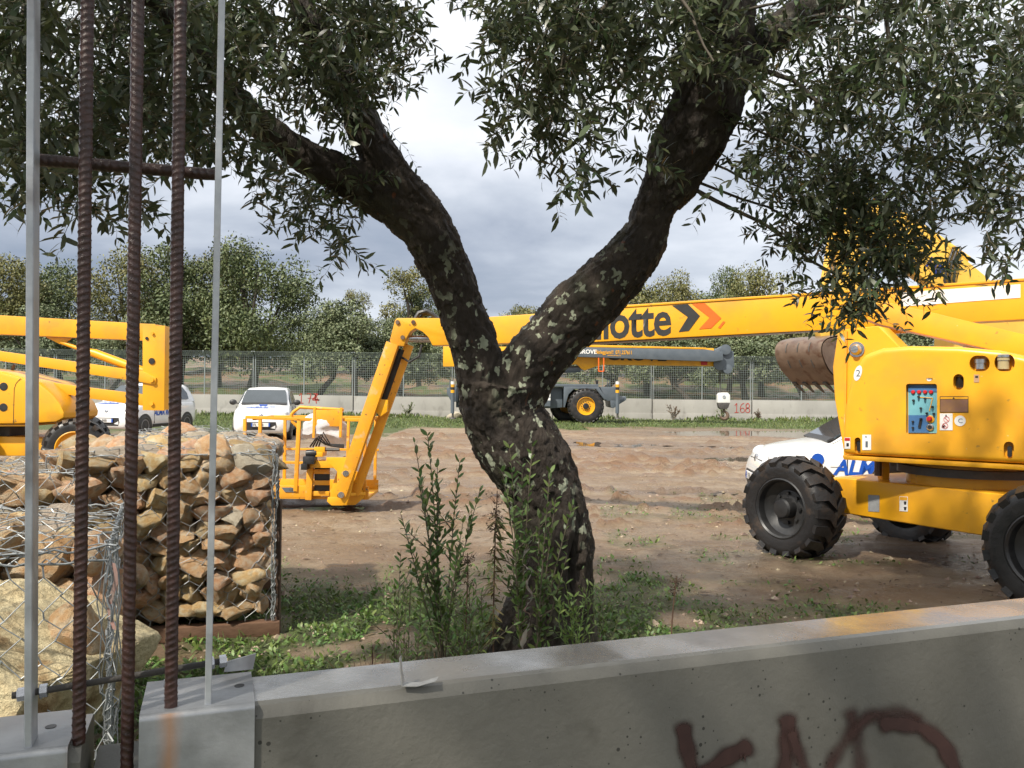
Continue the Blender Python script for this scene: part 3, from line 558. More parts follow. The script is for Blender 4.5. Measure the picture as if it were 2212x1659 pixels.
def spray(name, pts, w, parent, dens=1.0, lift=.0015):
    pts = np.array(pts, float); d = np.concatenate([[0], np.cumsum(np.hypot(*(np.diff(pts, axis=0).T)))]); k = max(8, int(d[-1] / 8)); s = np.linspace(0, d[-1], k)
    X = np.interp(s, d, pts[:, 0]); Y = np.interp(s, d, pts[:, 1])
    for _ in range(3):
        X[1:-1] = (X[:-2] + 2 * X[1:-1] + X[2:]) / 4; Y[1:-1] = (Y[:-2] + 2 * Y[1:-1] + Y[2:]) / 4
    tx, ty = np.gradient(X), np.gradient(Y); l = np.hypot(tx, ty) + 1e-9; nx, ny = -ty / l, tx / l
    off = np.linspace(-1, 1, 9); al = (1 - np.abs(off) ** 1.8) ** 1.3; V, A = [], []
    o = OFF[parent.name]
    for i in range(k):
        e = min(1, i / 3 + .0, (k - 1 - i) / 3 + .0); ww = w * (1 + .12 * math.sin(i * .9))
        for j in range(9):
            p = PL(X[i] + nx[i] * off[j] * ww, Y[i] + ny[i] * off[j] * ww, WP0, WN) + WN * lift; V.append(tuple(p - o)); A.append(al[j] * e * dens * (.9 + .1 * math.sin(i * .37)))
    I = np.arange(k * 9).reshape(k, 9); F = np.stack([I[:-1, :-1], I[1:, :-1], I[1:, 1:], I[:-1, 1:]], -1).reshape(-1, 4)
    me = mesh_np(name, V, [F]); at = me.attributes.new('paint', 'FLOAT', 'POINT'); at.data.foreach_set('value', np.array(A, np.float32)); return link(name, me, SPRAY, parent)
gf = empty('graffiti_tag', PL(1750, 1640, WP0, WN) + WN * .0015, 0, 'blurred dark brown spray graffiti letters on the near wall face', 'graffiti')
for k_, (pl, w_, dn) in enumerate((([(1472, 1548), (1480, 1600), (1502, 1700), (1520, 1790)], 24, 1.1), ([(1635, 1602), (1560, 1640), (1500, 1690), (1560, 1790)], 26, 1.1), ([(1696, 1528), (1702, 1575), (1690, 1700), (1680, 1790)], 26, 1.0),
        ([(1702, 1560), (1720, 1620), (1760, 1720), (1800, 1790)], 22, .85), ([(1830, 1515), (1842, 1560), (1858, 1650), (1850, 1790)], 24, .7), ([(1640 + 150, 1700), (1790, 1650), (1830, 1590), (1875, 1545), (1950, 1535), (2000, 1570)], 22, .75),
        ([(1884, 1568), (1930, 1560), (1990, 1570), (2035, 1605), (2065, 1670), (2060, 1790)], 24, 1.05), ([(1606, 1620), (1607, 1650)], 3, 1.2), ([(1598, 1622), (1599, 1643)], 2.5, 1.2))):
    spray('spray_stroke', pl, w_ * 1.18, gf, dn * 1.35, .0015 + .0004 * k_)

# ================================================================ GABIONS
ROCK = mat('ochre_rubble', (.68, .46, .245), (.60, .335, .145), sc=5, rough=.8, bump=.03, bsc=26, lo=.38, hi=.62, rnd=.24, spots=[((.72, .60, .42), 3, .44, .66), ((.34, .28, .21), 2.4, .58, .78), ((.50, .24, .10), 6, .54, .80)])
ROCKY = mat('pale_yellow_limestone', (.70, .60, .37), (.60, .47, .26), sc=3.2, rough=.85, bump=.05, bsc=14, lo=.42, hi=.66, spots=[((.28, .17, .07), 3.0, .58, .70)])
ROCKP = mat('pale_grey_limestone', (.50, .44, .35), (.40, .33, .25), sc=4, rough=.8, bump=.02, bsc=24, rnd=.2)
def rock_mesh(seed, sub=3, amp=.22, planes=12):
    bm = bmesh.new(); bmesh.ops.create_icosphere(bm, subdivisions=sub, radius=1.0); rg = np.random.default_rng(seed)
    V = np.array([v.co[:] for v in bm.verts])
    for _ in range(planes):                                       # chop flat facets like broken stone
        n = rg.normal(size=3); n /= np.linalg.norm(n); h = rg.uniform(.45, .80); d = V @ n - h; k = d > 0; V[k] -= np.outer(d[k], n) * .96
    V *= 1.12 * (1 + amp * .5 * fbm(V * 1.6 + seed * 7.7, 3)[:, None] + .05 * fbm(V * 5.2 + seed, 3)[:, None])
    for v, c in zip(bm.verts, V): v.co = c
    me = bpy.data.meshes.new('stone'); bm.to_mesh(me); bm.free(); shade(me, 30); return me
RM = []
for m_ in (ROCK, ROCKP):
    for k in range(9):
        me = rock_mesh(k + 20 * (m_ is ROCKP)); me.materials.append(m_); RM.append(me)
def stone(parent, p, sx, sy, sz, pale=.06, rz=None):
    me = random.choice(RM[9:]) if random.random() < pale else random.choice(RM[:9])
    o = link('stone', me, None, parent); o.location = Vector(p) - OFF[parent.name]; o.scale = (sx * 1.2, sy * 1.15, sz * 1.25)
    o.rotation_euler = (random.uniform(-.4, .4), random.uniform(-.4, .4), random.uniform(0, 6.28) if rz is None else rz); return o
def hexmesh(mb, o, u, v, W_, H_, cw=.115, ch=.145, r=.0019, jit=.008, bulge=None):
    """hexagonal double-twist netting on the rectangle o + a*u + b*v"""
    u, v = Vector(u).normalized(), Vector(v).normalized(); n = u.cross(v); rows = int(H_ / (ch / 2)) + 1; cols = int(W_ / cw) + 1; node = {}
    def pt(i, j, top):
        key = (i, j, top)
        if key not in node:
            a = (i + (.5 if j % 2 else 0)) * cw; b = j * ch / 2 + (ch * .16 if top else 0); a, b = min(max(a, 0), W_), min(max(b, 0), H_)
            q = Vector(o) + u * (a + random.gauss(0, jit)) + v * (b + random.gauss(0, jit)); q += n * ((bulge(a / W_, b / H_) if bulge else 0) + random.gauss(0, jit * .7)); node[key] = q
        return node[key]
    for j in range(rows):
        for i in range(cols + 1):
            a, b = pt(i, j, 0), pt(i, j, 1)
            if (a - b).length > .004: mb.tube([a, b], r * 1.7, 4, caps=False)
            if j + 1 < rows:
                k = i if j % 2 else i - 1
                for q in (k, k + 1):
                    if 0 <= q <= cols:
                        c = pt(q, j + 1, 0)
                        if (b - c).length > .004: mb.tube([b, c], r, 4, caps=False)
def wrapped_edge(mb, a, b, r=.004, amp=.006, n=26, jit=.01):
    a, b = Vector(a), Vector(b); mid = [a.lerp(b, i / n) + Vector([random.gauss(0, jit * .4) for _ in range(3)]) for i in range(n + 1)]; mb.tube(mid, r, 5)
    t = (b - a).normalized(); u = t.orthogonal().normalized(); w = t.cross(u); m_ = n * 5
    mb.tube([a.lerp(b, i / m_) + (u * math.cos(i * 1.1) + w * math.sin(i * 1.1)) * (amp + random.uniform(0, amp * .5)) for i in range(m_ + 1)], r * .5, 4)
def fr(rz): return Vector((math.cos(rz), math.sin(rz), 0)), Vector((-math.sin(rz), math.cos(rz), 0))
# --- right gabion, full of ochre rubble
def gabion_right():
    U, Vv = fr(math.radians(15.5)); FRc = Vector((-1.525, 5.30, 0)); w, dpt, zb, zt = 1.30, 1.5, .10, 1.13; FL = FRc - U * w
    g = empty('stone_gabion', FL + Vector((0, 0, zb)), 0, 'tall wire gabion packed with ochre stones, right one beside the olive tree', 'gabion', 'wire gabions of rubble stone')
    z = zb + .02; row = 0
    while z < zt - .03:
        hrow = random.uniform(.085, .14); x = .0 + random.uniform(0, .05)
        while x < w - .09:
            sw = random.uniform(.10, .22); sw = min(sw, w - x - .02); hh = hrow * random.uniform(.85, 1.25)
            stone(g, FL + U * (x + sw / 2) + Vv * random.uniform(.07, .12) + Vector((0, 0, z + hrow / 2 + random.uniform(-.012, .012))), sw * .60, .13, hh * .60, rz=math.radians(15.5) + random.choice((0, math.pi)) + random.gauss(0, .25)); x += sw * .97
        if row % 2 == 0:
            for q in range(6): stone(g, FRc - U * .19 + Vv * (.18 + q * .24) + Vector((0, 0, z + .12)), .12, .14, .13)
        x = .05
        while x < w - .30:
            stone(g, FL + U * (x + .13) + Vv * .30 + Vector((0, 0, z + hrow / 2)), .17, .14, .12); x += .24
        z += hrow * .94; row += 1
    for a in np.arange(.1, w, .22):                                # top layer, heaped up
        for b in np.arange(.12, dpt, .24):
            zz = zt + .01 + .07 * math.sin(math.pi * a / w) * (.4 + .6 * b / dpt) + random.uniform(-.03, .02)
            stone(g, FL + U * (a + random.uniform(-.05, .05)) + Vv * (b + random.uniform(-.05, .05)) + Vector((0, 0, zz - .03)), random.uniform(.11, .17), random.uniform(.11, .16), random.uniform(.06, .09), pale=.45)
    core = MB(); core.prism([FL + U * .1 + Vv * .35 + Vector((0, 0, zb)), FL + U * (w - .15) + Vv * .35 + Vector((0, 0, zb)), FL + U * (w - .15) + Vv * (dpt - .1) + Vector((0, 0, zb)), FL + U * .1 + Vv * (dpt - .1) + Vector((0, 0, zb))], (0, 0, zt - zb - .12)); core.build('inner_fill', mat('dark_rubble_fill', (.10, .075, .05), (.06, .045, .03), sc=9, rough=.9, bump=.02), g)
    mb = MB(); Z = Vector((0, 0, 1)); bl = lambda a, b: .012 * math.sin(math.pi * a) * math.sin(math.pi * b)
    hexmesh(mb, FL + Vector((0, 0, zb)) - Vv * .012, U, Z, w, zt - zb + .02, bulge=lambda a, b: bl(a, b) - .01)
    hexmesh(mb, FRc + U * .02 + Vector((0, 0, zb)), Vv, Z, dpt, zt - zb + .02, bulge=bl)
    hexmesh(mb, FL + Vector((0, 0, zt + .04)), U, Vv, w, dpt, jit=.012, bulge=lambda a, b: .11 * math.sin(math.pi * a) * (.3 + .7 * b))
    mb.build('wire_netting', WIRE, g, ang=80, fix=False)
    mb = MB(); t = Vector((0, 0, zt + .03)); b = Vector((0, 0, zb))
    for p, q in ((FL + t, FRc + t), (FRc + t, FRc + Vv * dpt + t), (FRc + b, FRc + t), (FL + b, FL + t), (FRc + U * .012 + b, FRc + U * .02 + t)): wrapped_edge(mb, p - Vv * .01, q - Vv * .01)
    mb.build('edge_wire', WIRE, g, ang=80, fix=False)
    mb = MB()
    mb.beam(FRc + U * .035 + Vv * .04, FRc + U * .035 + Vv * .04 + Vector((0, 0, .86)), .035, .035, (1, 0, 0)); mb.build('corner_stake', mat('rusty_dark_stake', (.05, .032, .022), (.09, .05, .03), sc=14, rough=.8), g)
    TIM = mat('wet_brown_timber', (.12, .062, .035), (.17, .095, .055), sc=6, rough=.7, stretch=(.6, 8, 8), bump=.004)
    for k in range(3):
        mb = MB(); q0 = FL + Vv * (.02 + k * .62) - U * .05; mb.beam(q0 + Vector((0, 0, .045)), q0 + U * (w + .1) + Vector((0, 0, .045)), .09, .09); mb.build('pallet_board', TIM, g, bevel=.006)
gabion_right()
# --- left gabion further off and the near half-empty basket
def gabion_left():
    U, Vv = fr(math.radians(12)); FR2 = P(160, 1000, 4.75); FR2.z = 0; w, dpt, zb, zt = 1.5, 1.0, .02, 1.05; FL = FR2 - U * w
    g = empty('stone_gabion', FL, 0, 'sagging wire gabion of orange stones in the middle, behind the near basket', 'gabion', 'wire gabions of rubble stone')
    z = zb + .35
    while z < zt - .06:
        x = .02
        while x < w:
            sw = random.uniform(.13, .26); stone(g, FL + U * (x + sw / 2) + Vv * .1 + Vector((0, 0, z + .07)), sw * .6, .13, .09, rz=random.choice((0, math.pi))); x += sw
        z += .13
    for a in np.arange(.1, w, .2):
        for b in np.arange(.1, dpt, .22): stone(g, FL + U * a + Vv * b + Vector((0, 0, zt - .04 - .10 * max(0, a - 1.15) + random.uniform(-.03, .02))), random.uniform(.1, .16), random.uniform(.1, .15), .075, pale=.3)
    mb = MB(); Z = Vector((0, 0, 1))
    hexmesh(mb, FL - Vv * .02 + Vector((0, 0, .3)), U, Z, w, zt - .28, jit=.014, bulge=lambda a, b: .02); hexmesh(mb, FR2 + U * .02 + Vector((0, 0, .3)), Vv, Z, dpt, zt - .25, jit=.02)
    hexmesh(mb, FL + Vector((0, 0, zt + .03)), U, Vv, w, dpt, jit=.018, bulge=lambda a, b: .06 * math.sin(9 * a) * b + .05 * b)
    mb.build('wire_netting', WIRE, g, ang=80, fix=False); mb = MB(); t = Vector((0, 0, zt + .02))
    for p, q in ((FL + t, FR2 + t + Vector((0, 0, .02))), (FR2 + t, FR2 + Vv * dpt + t), (FR2 + Vector((0, 0, .3)), FR2 + t)): wrapped_edge(mb, p, q, .0042, .007, 22, .02)
    for k in range(9):
        p = FR2 + Vv * random.uniform(0, .15) + Vector((random.uniform(-.03, .05), 0, zt)); mb.tube([p, p + Vector((random.uniform(-.02, .04), 0, -.25)), p + Vector((random.uniform(-.02, .06), 0, -.6))], .0022, 4)
    mb.build('edge_wire', WIRE, g, ang=80, fix=False)
gabion_left()
def gabion_near():
    FRn = P(238, 1185, 3.05); zt = FRn.z; RR = P(266, 1078, 4.15); side = Vector((RR.x - FRn.x, RR.y - FRn.y, 0)); dpt = side.length; Vv = side.normalized(); U = Vector((Vv.y, -Vv.x, 0))
    FRn = Vector((FRn.x, FRn.y, 0)); w = 1.3; FL = FRn - U * w
    g = empty('stone_gabion', FL, 0, 'near half-filled wire basket with loose tangled netting at the left edge', 'gabion', 'wire gabions of rubble stone')
    for a in np.arange(.12, w, .22):
        for b in np.arange(.35, dpt, .2):
            for zz in (zt - .42, zt - .25):
                if zz > zt - .3 and b < .6: continue
                stone(g, FL + U * (a + random.uniform(-.04, .04)) + Vv * (b + random.uniform(-.05, .05)) + Vector((0, 0, zz + .1 * b + random.uniform(-.05, .05))), random.uniform(.1, .16), random.uniform(.1, .15), random.uniform(.08, .12), pale=.3)
    for k in range(26): stone(g, FL + U * random.uniform(.1, w - .75) + Vv * random.uniform(.25, .5) + Vector((0, 0, random.uniform(.1, .48))), .13, .12, .10, pale=.25)
    mb = MB(); Z = Vector((0, 0, 1))
    hexmesh(mb, FL, U, Z, w, zt, cw=.12, ch=.15, r=.0021, jit=.010); hexmesh(mb, FRn, Vv, Z, dpt, zt, cw=.12, ch=.15, r=.0021, jit=.016)
    hexmesh(mb, FL + Vector((0, 0, zt)), U, Vv, w, dpt, cw=.12, ch=.15, r=.0021, jit=.014, bulge=lambda a, b: .02 * math.sin(7 * a + 4 * b))
    mb.build('wire_netting', WIRE, g, ang=80, fix=False); mb = MB(); t = Vector((0, 0, zt))
    for p, q in ((FL + t, FRn + t), (FRn + t, FRn + Vv * dpt + t), (FRn, FRn + t), (FRn + Vv * dpt + Vector((0, 0, .3)), FRn + Vv * dpt + t), (FL + Vv * dpt + t, FRn + Vv * dpt + t), (FL + t - Vector((0, 0, .03)), FRn + t - Vector((0, 0, .035)))): wrapped_edge(mb, p, q, .0045, .008, 30, .018)
    for k in range(12):
        p = FRn + Vv * random.uniform(-.02, .25) + t; mb.tube([p + Vector((random.uniform(-.03, .03), 0, 0)), p + Vector((random.uniform(-.04, .05), random.uniform(-.03, .03), -.2)), p + Vector((random.uniform(-.04, .06), random.uniform(-.04, .04), -.5)), p + Vector((random.uniform(-.04, .06), 0, -.8))], .0026, 4)
    mb.build('edge_wire', WIRE, g, ang=80, fix=False)
    rb = rock_mesh(77, 5, .20, 7); V = np.array([v.co[:] for v in rb.vertices]); V *= 1 + .05 * fbm(V * 4 + 3, 5)[:, None] + .03 * fbm(V * 11, 4)[:, None]; rb.vertices.foreach_set('co', V.astype(np.float32).ravel()); shade(rb, 50)
    rb.materials.clear(); o = link('boulder', rb, ROCKY); c = FRn - U * .34 + Vv * .30; o.location = (c.x, c.y, .36); o.scale = (.50, .34, .46); o.rotation_euler = (.1, .2, .5)
    tag(o, 'big pale yellow limestone boulder in the near wire basket', 'boulder')
    mb = MB(); p = FRn + U * .005 + t - Vector((0, 0, .05)); V = []
    for i in range(8): q = p + Vector((.012 * math.sin(i), -.005, -.035 * i)); V += [q, q + Vector((.016, 0, -.004))]
    mb.add(V, [(2 * i, 2 * i + 1, 2 * i + 3, 2 * i + 2) for i in range(7)]); tag(mb.build('plastic_strip', mat('pale_red_tape', (.50, .26, .22), (.40, .30, .25), sc=20, rough=.5)), 'faded red plastic strip caught in the near basket corner', 'plastic strip')
gabion_near()
# ================================================================ OLIVE TREE in the foreground
def bark_mat():
    m = mat('olive_bark', (.026, .0195, .0145), (.056, .043, .033), sc=9, rough=.66, rv=.15, bump=.03, bsc=34, stretch=(1, 1, .35), spec=.35)
    nt = m.node_tree; N = nt.nodes.new; L = nt.links.new; b = nt.nodes['Principled BSDF']; tc = N('ShaderNodeTexCoord')
    def nz(s, d=4, st=(1, 1, 1)):
        mp = N('ShaderNodeMapping'); mp.inputs['Scale'].default_value = st; L(tc.outputs['Object'], mp.inputs[0])
        n = N('ShaderNodeTexNoise'); n.inputs['Scale'].default_value = s; n.inputs['Detail'].default_value = d; L(mp.outputs[0], n.inputs['Vector']); return n.outputs['Fac']
    def rng(s, a, b_, c=0., d=1.):
        r = N('ShaderNodeMapRange'); L(s, r.inputs[0]); r.inputs[1].default_value = a; r.inputs[2].default_value = b_; r.inputs[3].default_value = c; r.inputs[4].default_value = d; return r.outputs[0]
    def mul(a, b_):
        q = N('ShaderNodeMath'); q.operation = 'MULTIPLY'; L(a, q.inputs[0]); L(b_, q.inputs[1]); return q.outputs[0]
    def mix(f, a, c):
        q = N('ShaderNodeMix'); q.data_type = 'RGBA'; L(f, q.inputs[0]); L(a, q.inputs[6]); q.inputs[7].default_value = (*c, 1); return q.outputs[2]
    col = b.inputs['Base Color'].links[0].from_socket
    col = mix(rng(nz(5, 5, (1, 1, .5)), .55, .72, 0, .7), col, (.080, .076, .050))                    # green-grey film
    col = mix(rng(nz(17, 3, (1, 1, .28)), .70, .74, 0, .9), col, (.19, .065, .028))                    # raw orange cracks
    lich = mul(rng(nz(19, 2, (1, 1, .85)), .595, .615), rng(nz(3.3, 2), .47, .57)); ab = N('ShaderNodeAttribute'); ab.attribute_name = 'lichen'
    lich = mul(lich, ab.outputs['Fac'])
    col = mix(lich, col, (.40, .43, .31)); L(col, b.inputs['Base Color']); return m
BARK = bark_mat()
def px_path(rows):
    """rows: (xl, yl, xr, yr, depth): left and right edge pixels -> centre, radius"""
    out = []
    for xl, yl, xr, yr, d in rows:
        a, b = P(xl, yl, d), P(xr, yr, d); out.append((a.lerp(b, .5), (b - a).length / 2 * .955))
    return out
TR = px_path([(1040, 1425, 1300, 1425, 5.0), (1075, 1390, 1292, 1390, 5.0), (1100, 1330, 1288, 1330, 5.0), (1113, 1230, 1284, 1230, 5.0), (1110, 1150, 1283, 1150, 5.0), (1095, 1075, 1266, 1075, 5.0), (1060, 1005, 1248, 1015, 5.0), (1025, 955, 1216, 965, 4.98), (1003, 905, 1182, 915, 4.97), (992, 860, 1170, 870, 4.96), (984, 820, 1180, 830, 4.95)])
LL = px_path([(1000, 880, 1120, 880, 4.95), (984, 820, 1100, 815, 4.92), (972, 760, 1082, 755, 4.9), (944, 675, 1046, 660, 4.85), (912, 590, 1022, 575, 4.8), (872, 515, 985, 490, 4.75), (838, 462, 940, 420, 4.7), (812, 412, 905, 378, 4.66)])
LU = px_path([(838, 470, 940, 425, 4.7), (806, 400, 893, 362, 4.66), (768, 325, 848, 295, 4.62), (738, 262, 810, 235, 4.58), (700, 190, 770, 165, 4.52), (655, 100, 720, 75, 4.45), (620, 10, 675, -10, 4.38), (600, -90, 645, -100, 4.3)])
LB = [((P(900, 470, 4.72)), .15), (P(820, 420, 4.66), .125), (P(735, 375, 4.58), .105), (P(655, 335, 4.5), .095), (P(585, 285, 4.4), .088), (P(530, 240, 4.3), .08), (P(470, 165, 4.15), .068), (P(400, 80, 4.0), .055), (P(330, 0, 3.85), .045), (P(270, -60, 3.7), .035)]
RL = px_path([(1010, 880, 1165, 905, 4.98), (1045, 830, 1190, 835, 4.96), (1085, 782, 1221, 775, 4.93), (1140, 715, 1275, 731, 4.9), (1189, 653, 1330, 672, 4.87), (1262, 584, 1392, 612, 4.83), (1305, 540, 1425, 560, 4.8), (1345, 490, 1446, 505, 4.77), (1362, 441, 1470, 445, 4.74), (1385, 388, 1512, 388, 4.7), (1400, 330, 1548, 330, 4.66), (1440, 240, 1602, 240, 4.6), (1462, 147, 1616, 147, 4.52), (1485, 50, 1625, 40, 4.45), (1500, -40, 1625, -50, 4.38)])
RB = [(P(1540, 200, 4.58), .15), (P(1600, 130, 4.6), .12), (P(1690, 60, 4.62), .1), (P(1790, 0, 4.6), .085), (P(1900, -50, 4.55), .07)]
RC = [(P(1560, 60, 4.45), .12), (P(1500, -40, 4.2), .1), (P(1420, -120, 3.9), .08), (P(1300, -190, 3.6), .06)]
tree = empty('olive_tree', (P(1180, 1409, 5.0).x, 5.0, 0), 0, 'large leaning olive tree with forked dark trunk in the middle foreground', 'tree')
def resample(path, step=.03):
    pts = [np.array(p[0]) for p in path]; rs = [p[1] for p in path]; out, ro = [], []
    for i in range(len(pts) - 1):
        p0, p1, p2, p3 = pts[max(i - 1, 0)], pts[i], pts[i + 1], pts[min(i + 2, len(pts) - 1)]; k = max(2, int(np.linalg.norm(p2 - p1) / step))
        for j in range(k):
            t = j / k; out.append(.5 * (2 * p1 + (p2 - p0) * t + (2 * p0 - 5 * p1 + 4 * p2 - p3) * t * t + (3 * p1 - p0 - 3 * p2 + p3) * t ** 3)); ro.append(rs[i] + (rs[i + 1] - rs[i]) * t)
    out.append(pts[-1]); ro.append(rs[-1]); return out, ro
def make_trunk():
    mb = MB(); sk = []
    for path in (TR, LL, LU, LB, RL, RB, RC):
        pts, rs = resample(path); mb.tube([Vector(p) for p in pts], rs, 20); sk.append((np.array(pts), np.array(rs)))
    b0 = TR[0][0]
    for an, ln, rr in ((-2.6, .34, .12), (-1.9, .30, .12), (-.9, .28, .12), (2.4, .30, .1), (.2, .3, .12)):   # buttress roots
        dv = Vector((math.cos(an), math.sin(an), 0)); mb.tube([Vector((b0.x, 5, .42)) + dv * .10, Vector((b0.x, 5, .15)) + dv * .20, Vector((b0.x, 5, -.06)) + dv * ln, Vector((b0.x, 5, -.15)) + dv * (ln + .15)], [rr * .7, rr, rr, rr * .8], 12)
    me = bpy.data.meshes.new('trunk'); me.from_pydata([tuple(Vector(p)) for p in mb.v], [], mb.f)
    ob = bpy.data.objects.new('tmp', me); COL.objects.link(ob); md = ob.modifiers.new('r', 'REMESH'); md.mode = 'VOXEL'; md.voxel_size = .0112
    dg = bpy.context.evaluated_depsgraph_get(); m2 = bpy.data.meshes.new_from_object(ob.evaluated_get(dg)); bpy.data.objects.remove(ob); bpy.data.meshes.remove(me)
    n = len(m2.vertices); V = np.zeros(n * 3, np.float32); m2.vertices.foreach_get('co', V); V = V.reshape(-1, 3).astype(float); Nn = np.zeros(n * 3, np.float32); m2.vertices.foreach_get('normal', Nn); Nn = Nn.reshape(-1, 3)
    # bark coordinates: along the limb / around it
    S_, T_ = np.zeros(n), np.zeros(n); best = np.full(n, 1e9); ax = np.zeros((n, 3)); rad = np.zeros(n)
    for pts, rs in sk:
        pts2 = pts[::2]; rs2 = rs[::2]; tan = np.gradient(pts2, axis=0); tan /= np.linalg.norm(tan, axis=1)[:, None]
        for c0 in range(0, n, 20000):
            d = np.linalg.norm(V[c0:c0 + 20000, None] - pts2[None], axis=2) - rs2[None]; k = d.argmin(1); dm = d[np.arange(len(k)), k]; up = dm < best[c0:c0 + 20000]; ii = np.arange(c0, c0 + len(k))[up]
            best[ii] = dm[up]; ax[ii] = tan[k[up]]; rad[ii] = rs2[k[up]]
    s = (V * ax).sum(1)[:, None] * ax; q = (V - s) * 1.0 + s * .20                                       # squeeze along the grain
    ridge = 1 - np.abs(fbm(q * 13, 3)); ridge2 = 1 - np.abs(fbm(q * 27 + 5, 3)); big = fbm(V * 3.4 + 2, 3)
    rk = np.clip(rad / .12, .3, 1.2)
    ridge3 = 1 - np.abs(fbm(q * 55 + 9, 2))
    V = V + Nn * ((.013 * (ridge - .75) + .011 * (ridge2 - .7) + .007 * (ridge3 - .7)) * rk + .014 * big * rk)[:, None]
    # hollow near the foot on the right
    hole = np.array(P(1250, 1235, 4.80)); dd = np.abs(V - hole) / np.array((.045, .2, .19)); k = np.exp(-(dd ** 2).sum(1)); V -= Nn * (k * .10)[:, None]
    V -= np.array(OFF[tree.name]); m2.vertices.foreach_set('co', V.astype(np.float32).ravel()); m2.name = 'trunk'
    lz = V[:, 2]; li = np.clip(sstep(2.6, 1.9, lz), 0, 1) * sstep(.55, 1.0, lz) + .15; at = m2.attributes.new('lichen', 'FLOAT', 'POINT'); at.data.foreach_set('value', np.clip(li, 0, 1).astype(np.float32))
    m2.update(); shade(m2, 180); m2.materials.clear(); return link('trunk', m2, BARK, tree)
make_trunk()
LEAF = mat('olive_leaf', (.036, .054, .021), (.072, .092, .040), sc=1.5, rough=.38, spec=.5, trans=.28, isl=.6)
def silver_underside(m, col, k):
    nt = m.node_tree; N = nt.nodes.new; L = nt.links.new; b = nt.nodes['Principled BSDF']; g = N('ShaderNodeNewGeometry'); mu = N('ShaderNodeMath'); mu.operation = 'MULTIPLY'; L(g.outputs['Backfacing'], mu.inputs[0]); mu.inputs[1].default_value = k
    src = b.inputs['Base Color'].links[0].from_socket; mx = N('ShaderNodeMix'); mx.data_type = 'RGBA'; L(mu.outputs[0], mx.inputs[0]); L(src, mx.inputs[6]); mx.inputs[7].default_value = (*col, 1); L(mx.outputs[2], b.inputs['Base Color'])
silver_underside(LEAF, (.17, .19, .135), .5)
LEAFS = mat('fresh_olive_leaf', (.10, .165, .045), (.16, .23, .07), sc=2, rough=.38, trans=.3, isl=.35)
TWIG = mat('olive_twig', (.10, .085, .055), (.15, .125, .085), sc=12, rough=.8)
LT_V = np.array([(0, 0, 0), (.30, -.44, .06), (.30, .44, .06), (.68, -.40, .05), (.68, .40, .05), (1, 0, -.02)]); LT_F3 = np.array([(0, 2, 1), (3, 4, 5)]); LT_F4 = np.array([(1, 2, 4, 3)])
def leaf_cloud(pos, dirs, nrm, ln, wd):
    """pos (n,3) leaf stalks, dirs leaf axes, nrm approximate normals"""
    d = dirs / np.linalg.norm(dirs, axis=1)[:, None]; s = np.cross(d, nrm); s /= (np.linalg.norm(s, axis=1)[:, None] + 1e-9); u = np.cross(s, d)
    t = LT_V[None]; V = pos[:, None] + d[:, None] * (t[..., 0] * ln[:, None])[..., None] + s[:, None] * (t[..., 1] * wd[:, None])[..., None] + u[:, None] * (t[..., 2] * ln[:, None])[..., None]
    n = len(pos); o = (np.arange(n) * 6)[:, None, None]
    return V.reshape(-1, 3), (LT_F3[None] + o).reshape(-1, 3), (LT_F4[None] + o).reshape(-1, 4)
def twigs(starts, dirs, lens, nodes, leaf=.074, width=.0205, droop=.28, rng=RNG, angle=.95):
    """opposite leaf pairs along drooping shoots; returns leaves (pos, dir, nrm, ln, wd) and shoot polylines"""
    n = len(starts); t = np.linspace(0, 1, nodes); d = dirs / np.linalg.norm(dirs, axis=1)[:, None]; pts = starts[:, None] + d[:, None] * (t[None] * lens[:, None])[..., None]
    pts[..., 2] -= droop * lens[:, None] * t[None] ** 2 * rng.uniform(.4, 1.2, n)[:, None]
    wb = rng.normal(0, .012, (n, nodes, 3)); pts += np.cumsum(wb, 1) * .6
    tg = np.gradient(pts, axis=1); tg /= np.linalg.norm(tg, axis=2)[..., None]
    sd = np.cross(tg, rng.normal(size=(n, 1, 3))); sd /= (np.linalg.norm(sd, axis=2)[..., None] + 1e-9); ot = np.cross(tg, sd)
    ph = (np.arange(nodes) % 2)[None, :, None] * math.pi / 2 + rng.normal(0, .35, (n, nodes, 1)); s2 = sd * np.cos(ph) + ot * np.sin(ph)
    P_, D_ = [], []
    for sg in (1, -1):
        dv = tg * math.cos(angle) + s2 * sg * math.sin(angle) + rng.normal(0, .22, tg.shape); dv[..., 2] -= .02; P_.append(pts.reshape(-1, 3)); D_.append(dv.reshape(-1, 3))
    Pn, Dn = np.concatenate(P_), np.concatenate(D_); k = rng.random(len(Pn)) < .86; Pn, Dn = Pn[k], Dn[k]; nr = rng.normal(0, .55, Pn.shape); nr[:, 2] += 1.0
    sz = rng.uniform(.5, 1.22, len(Pn)); return (Pn, Dn, nr, leaf * sz, width * sz * rng.uniform(.85, 1.2, len(Pn))), pts
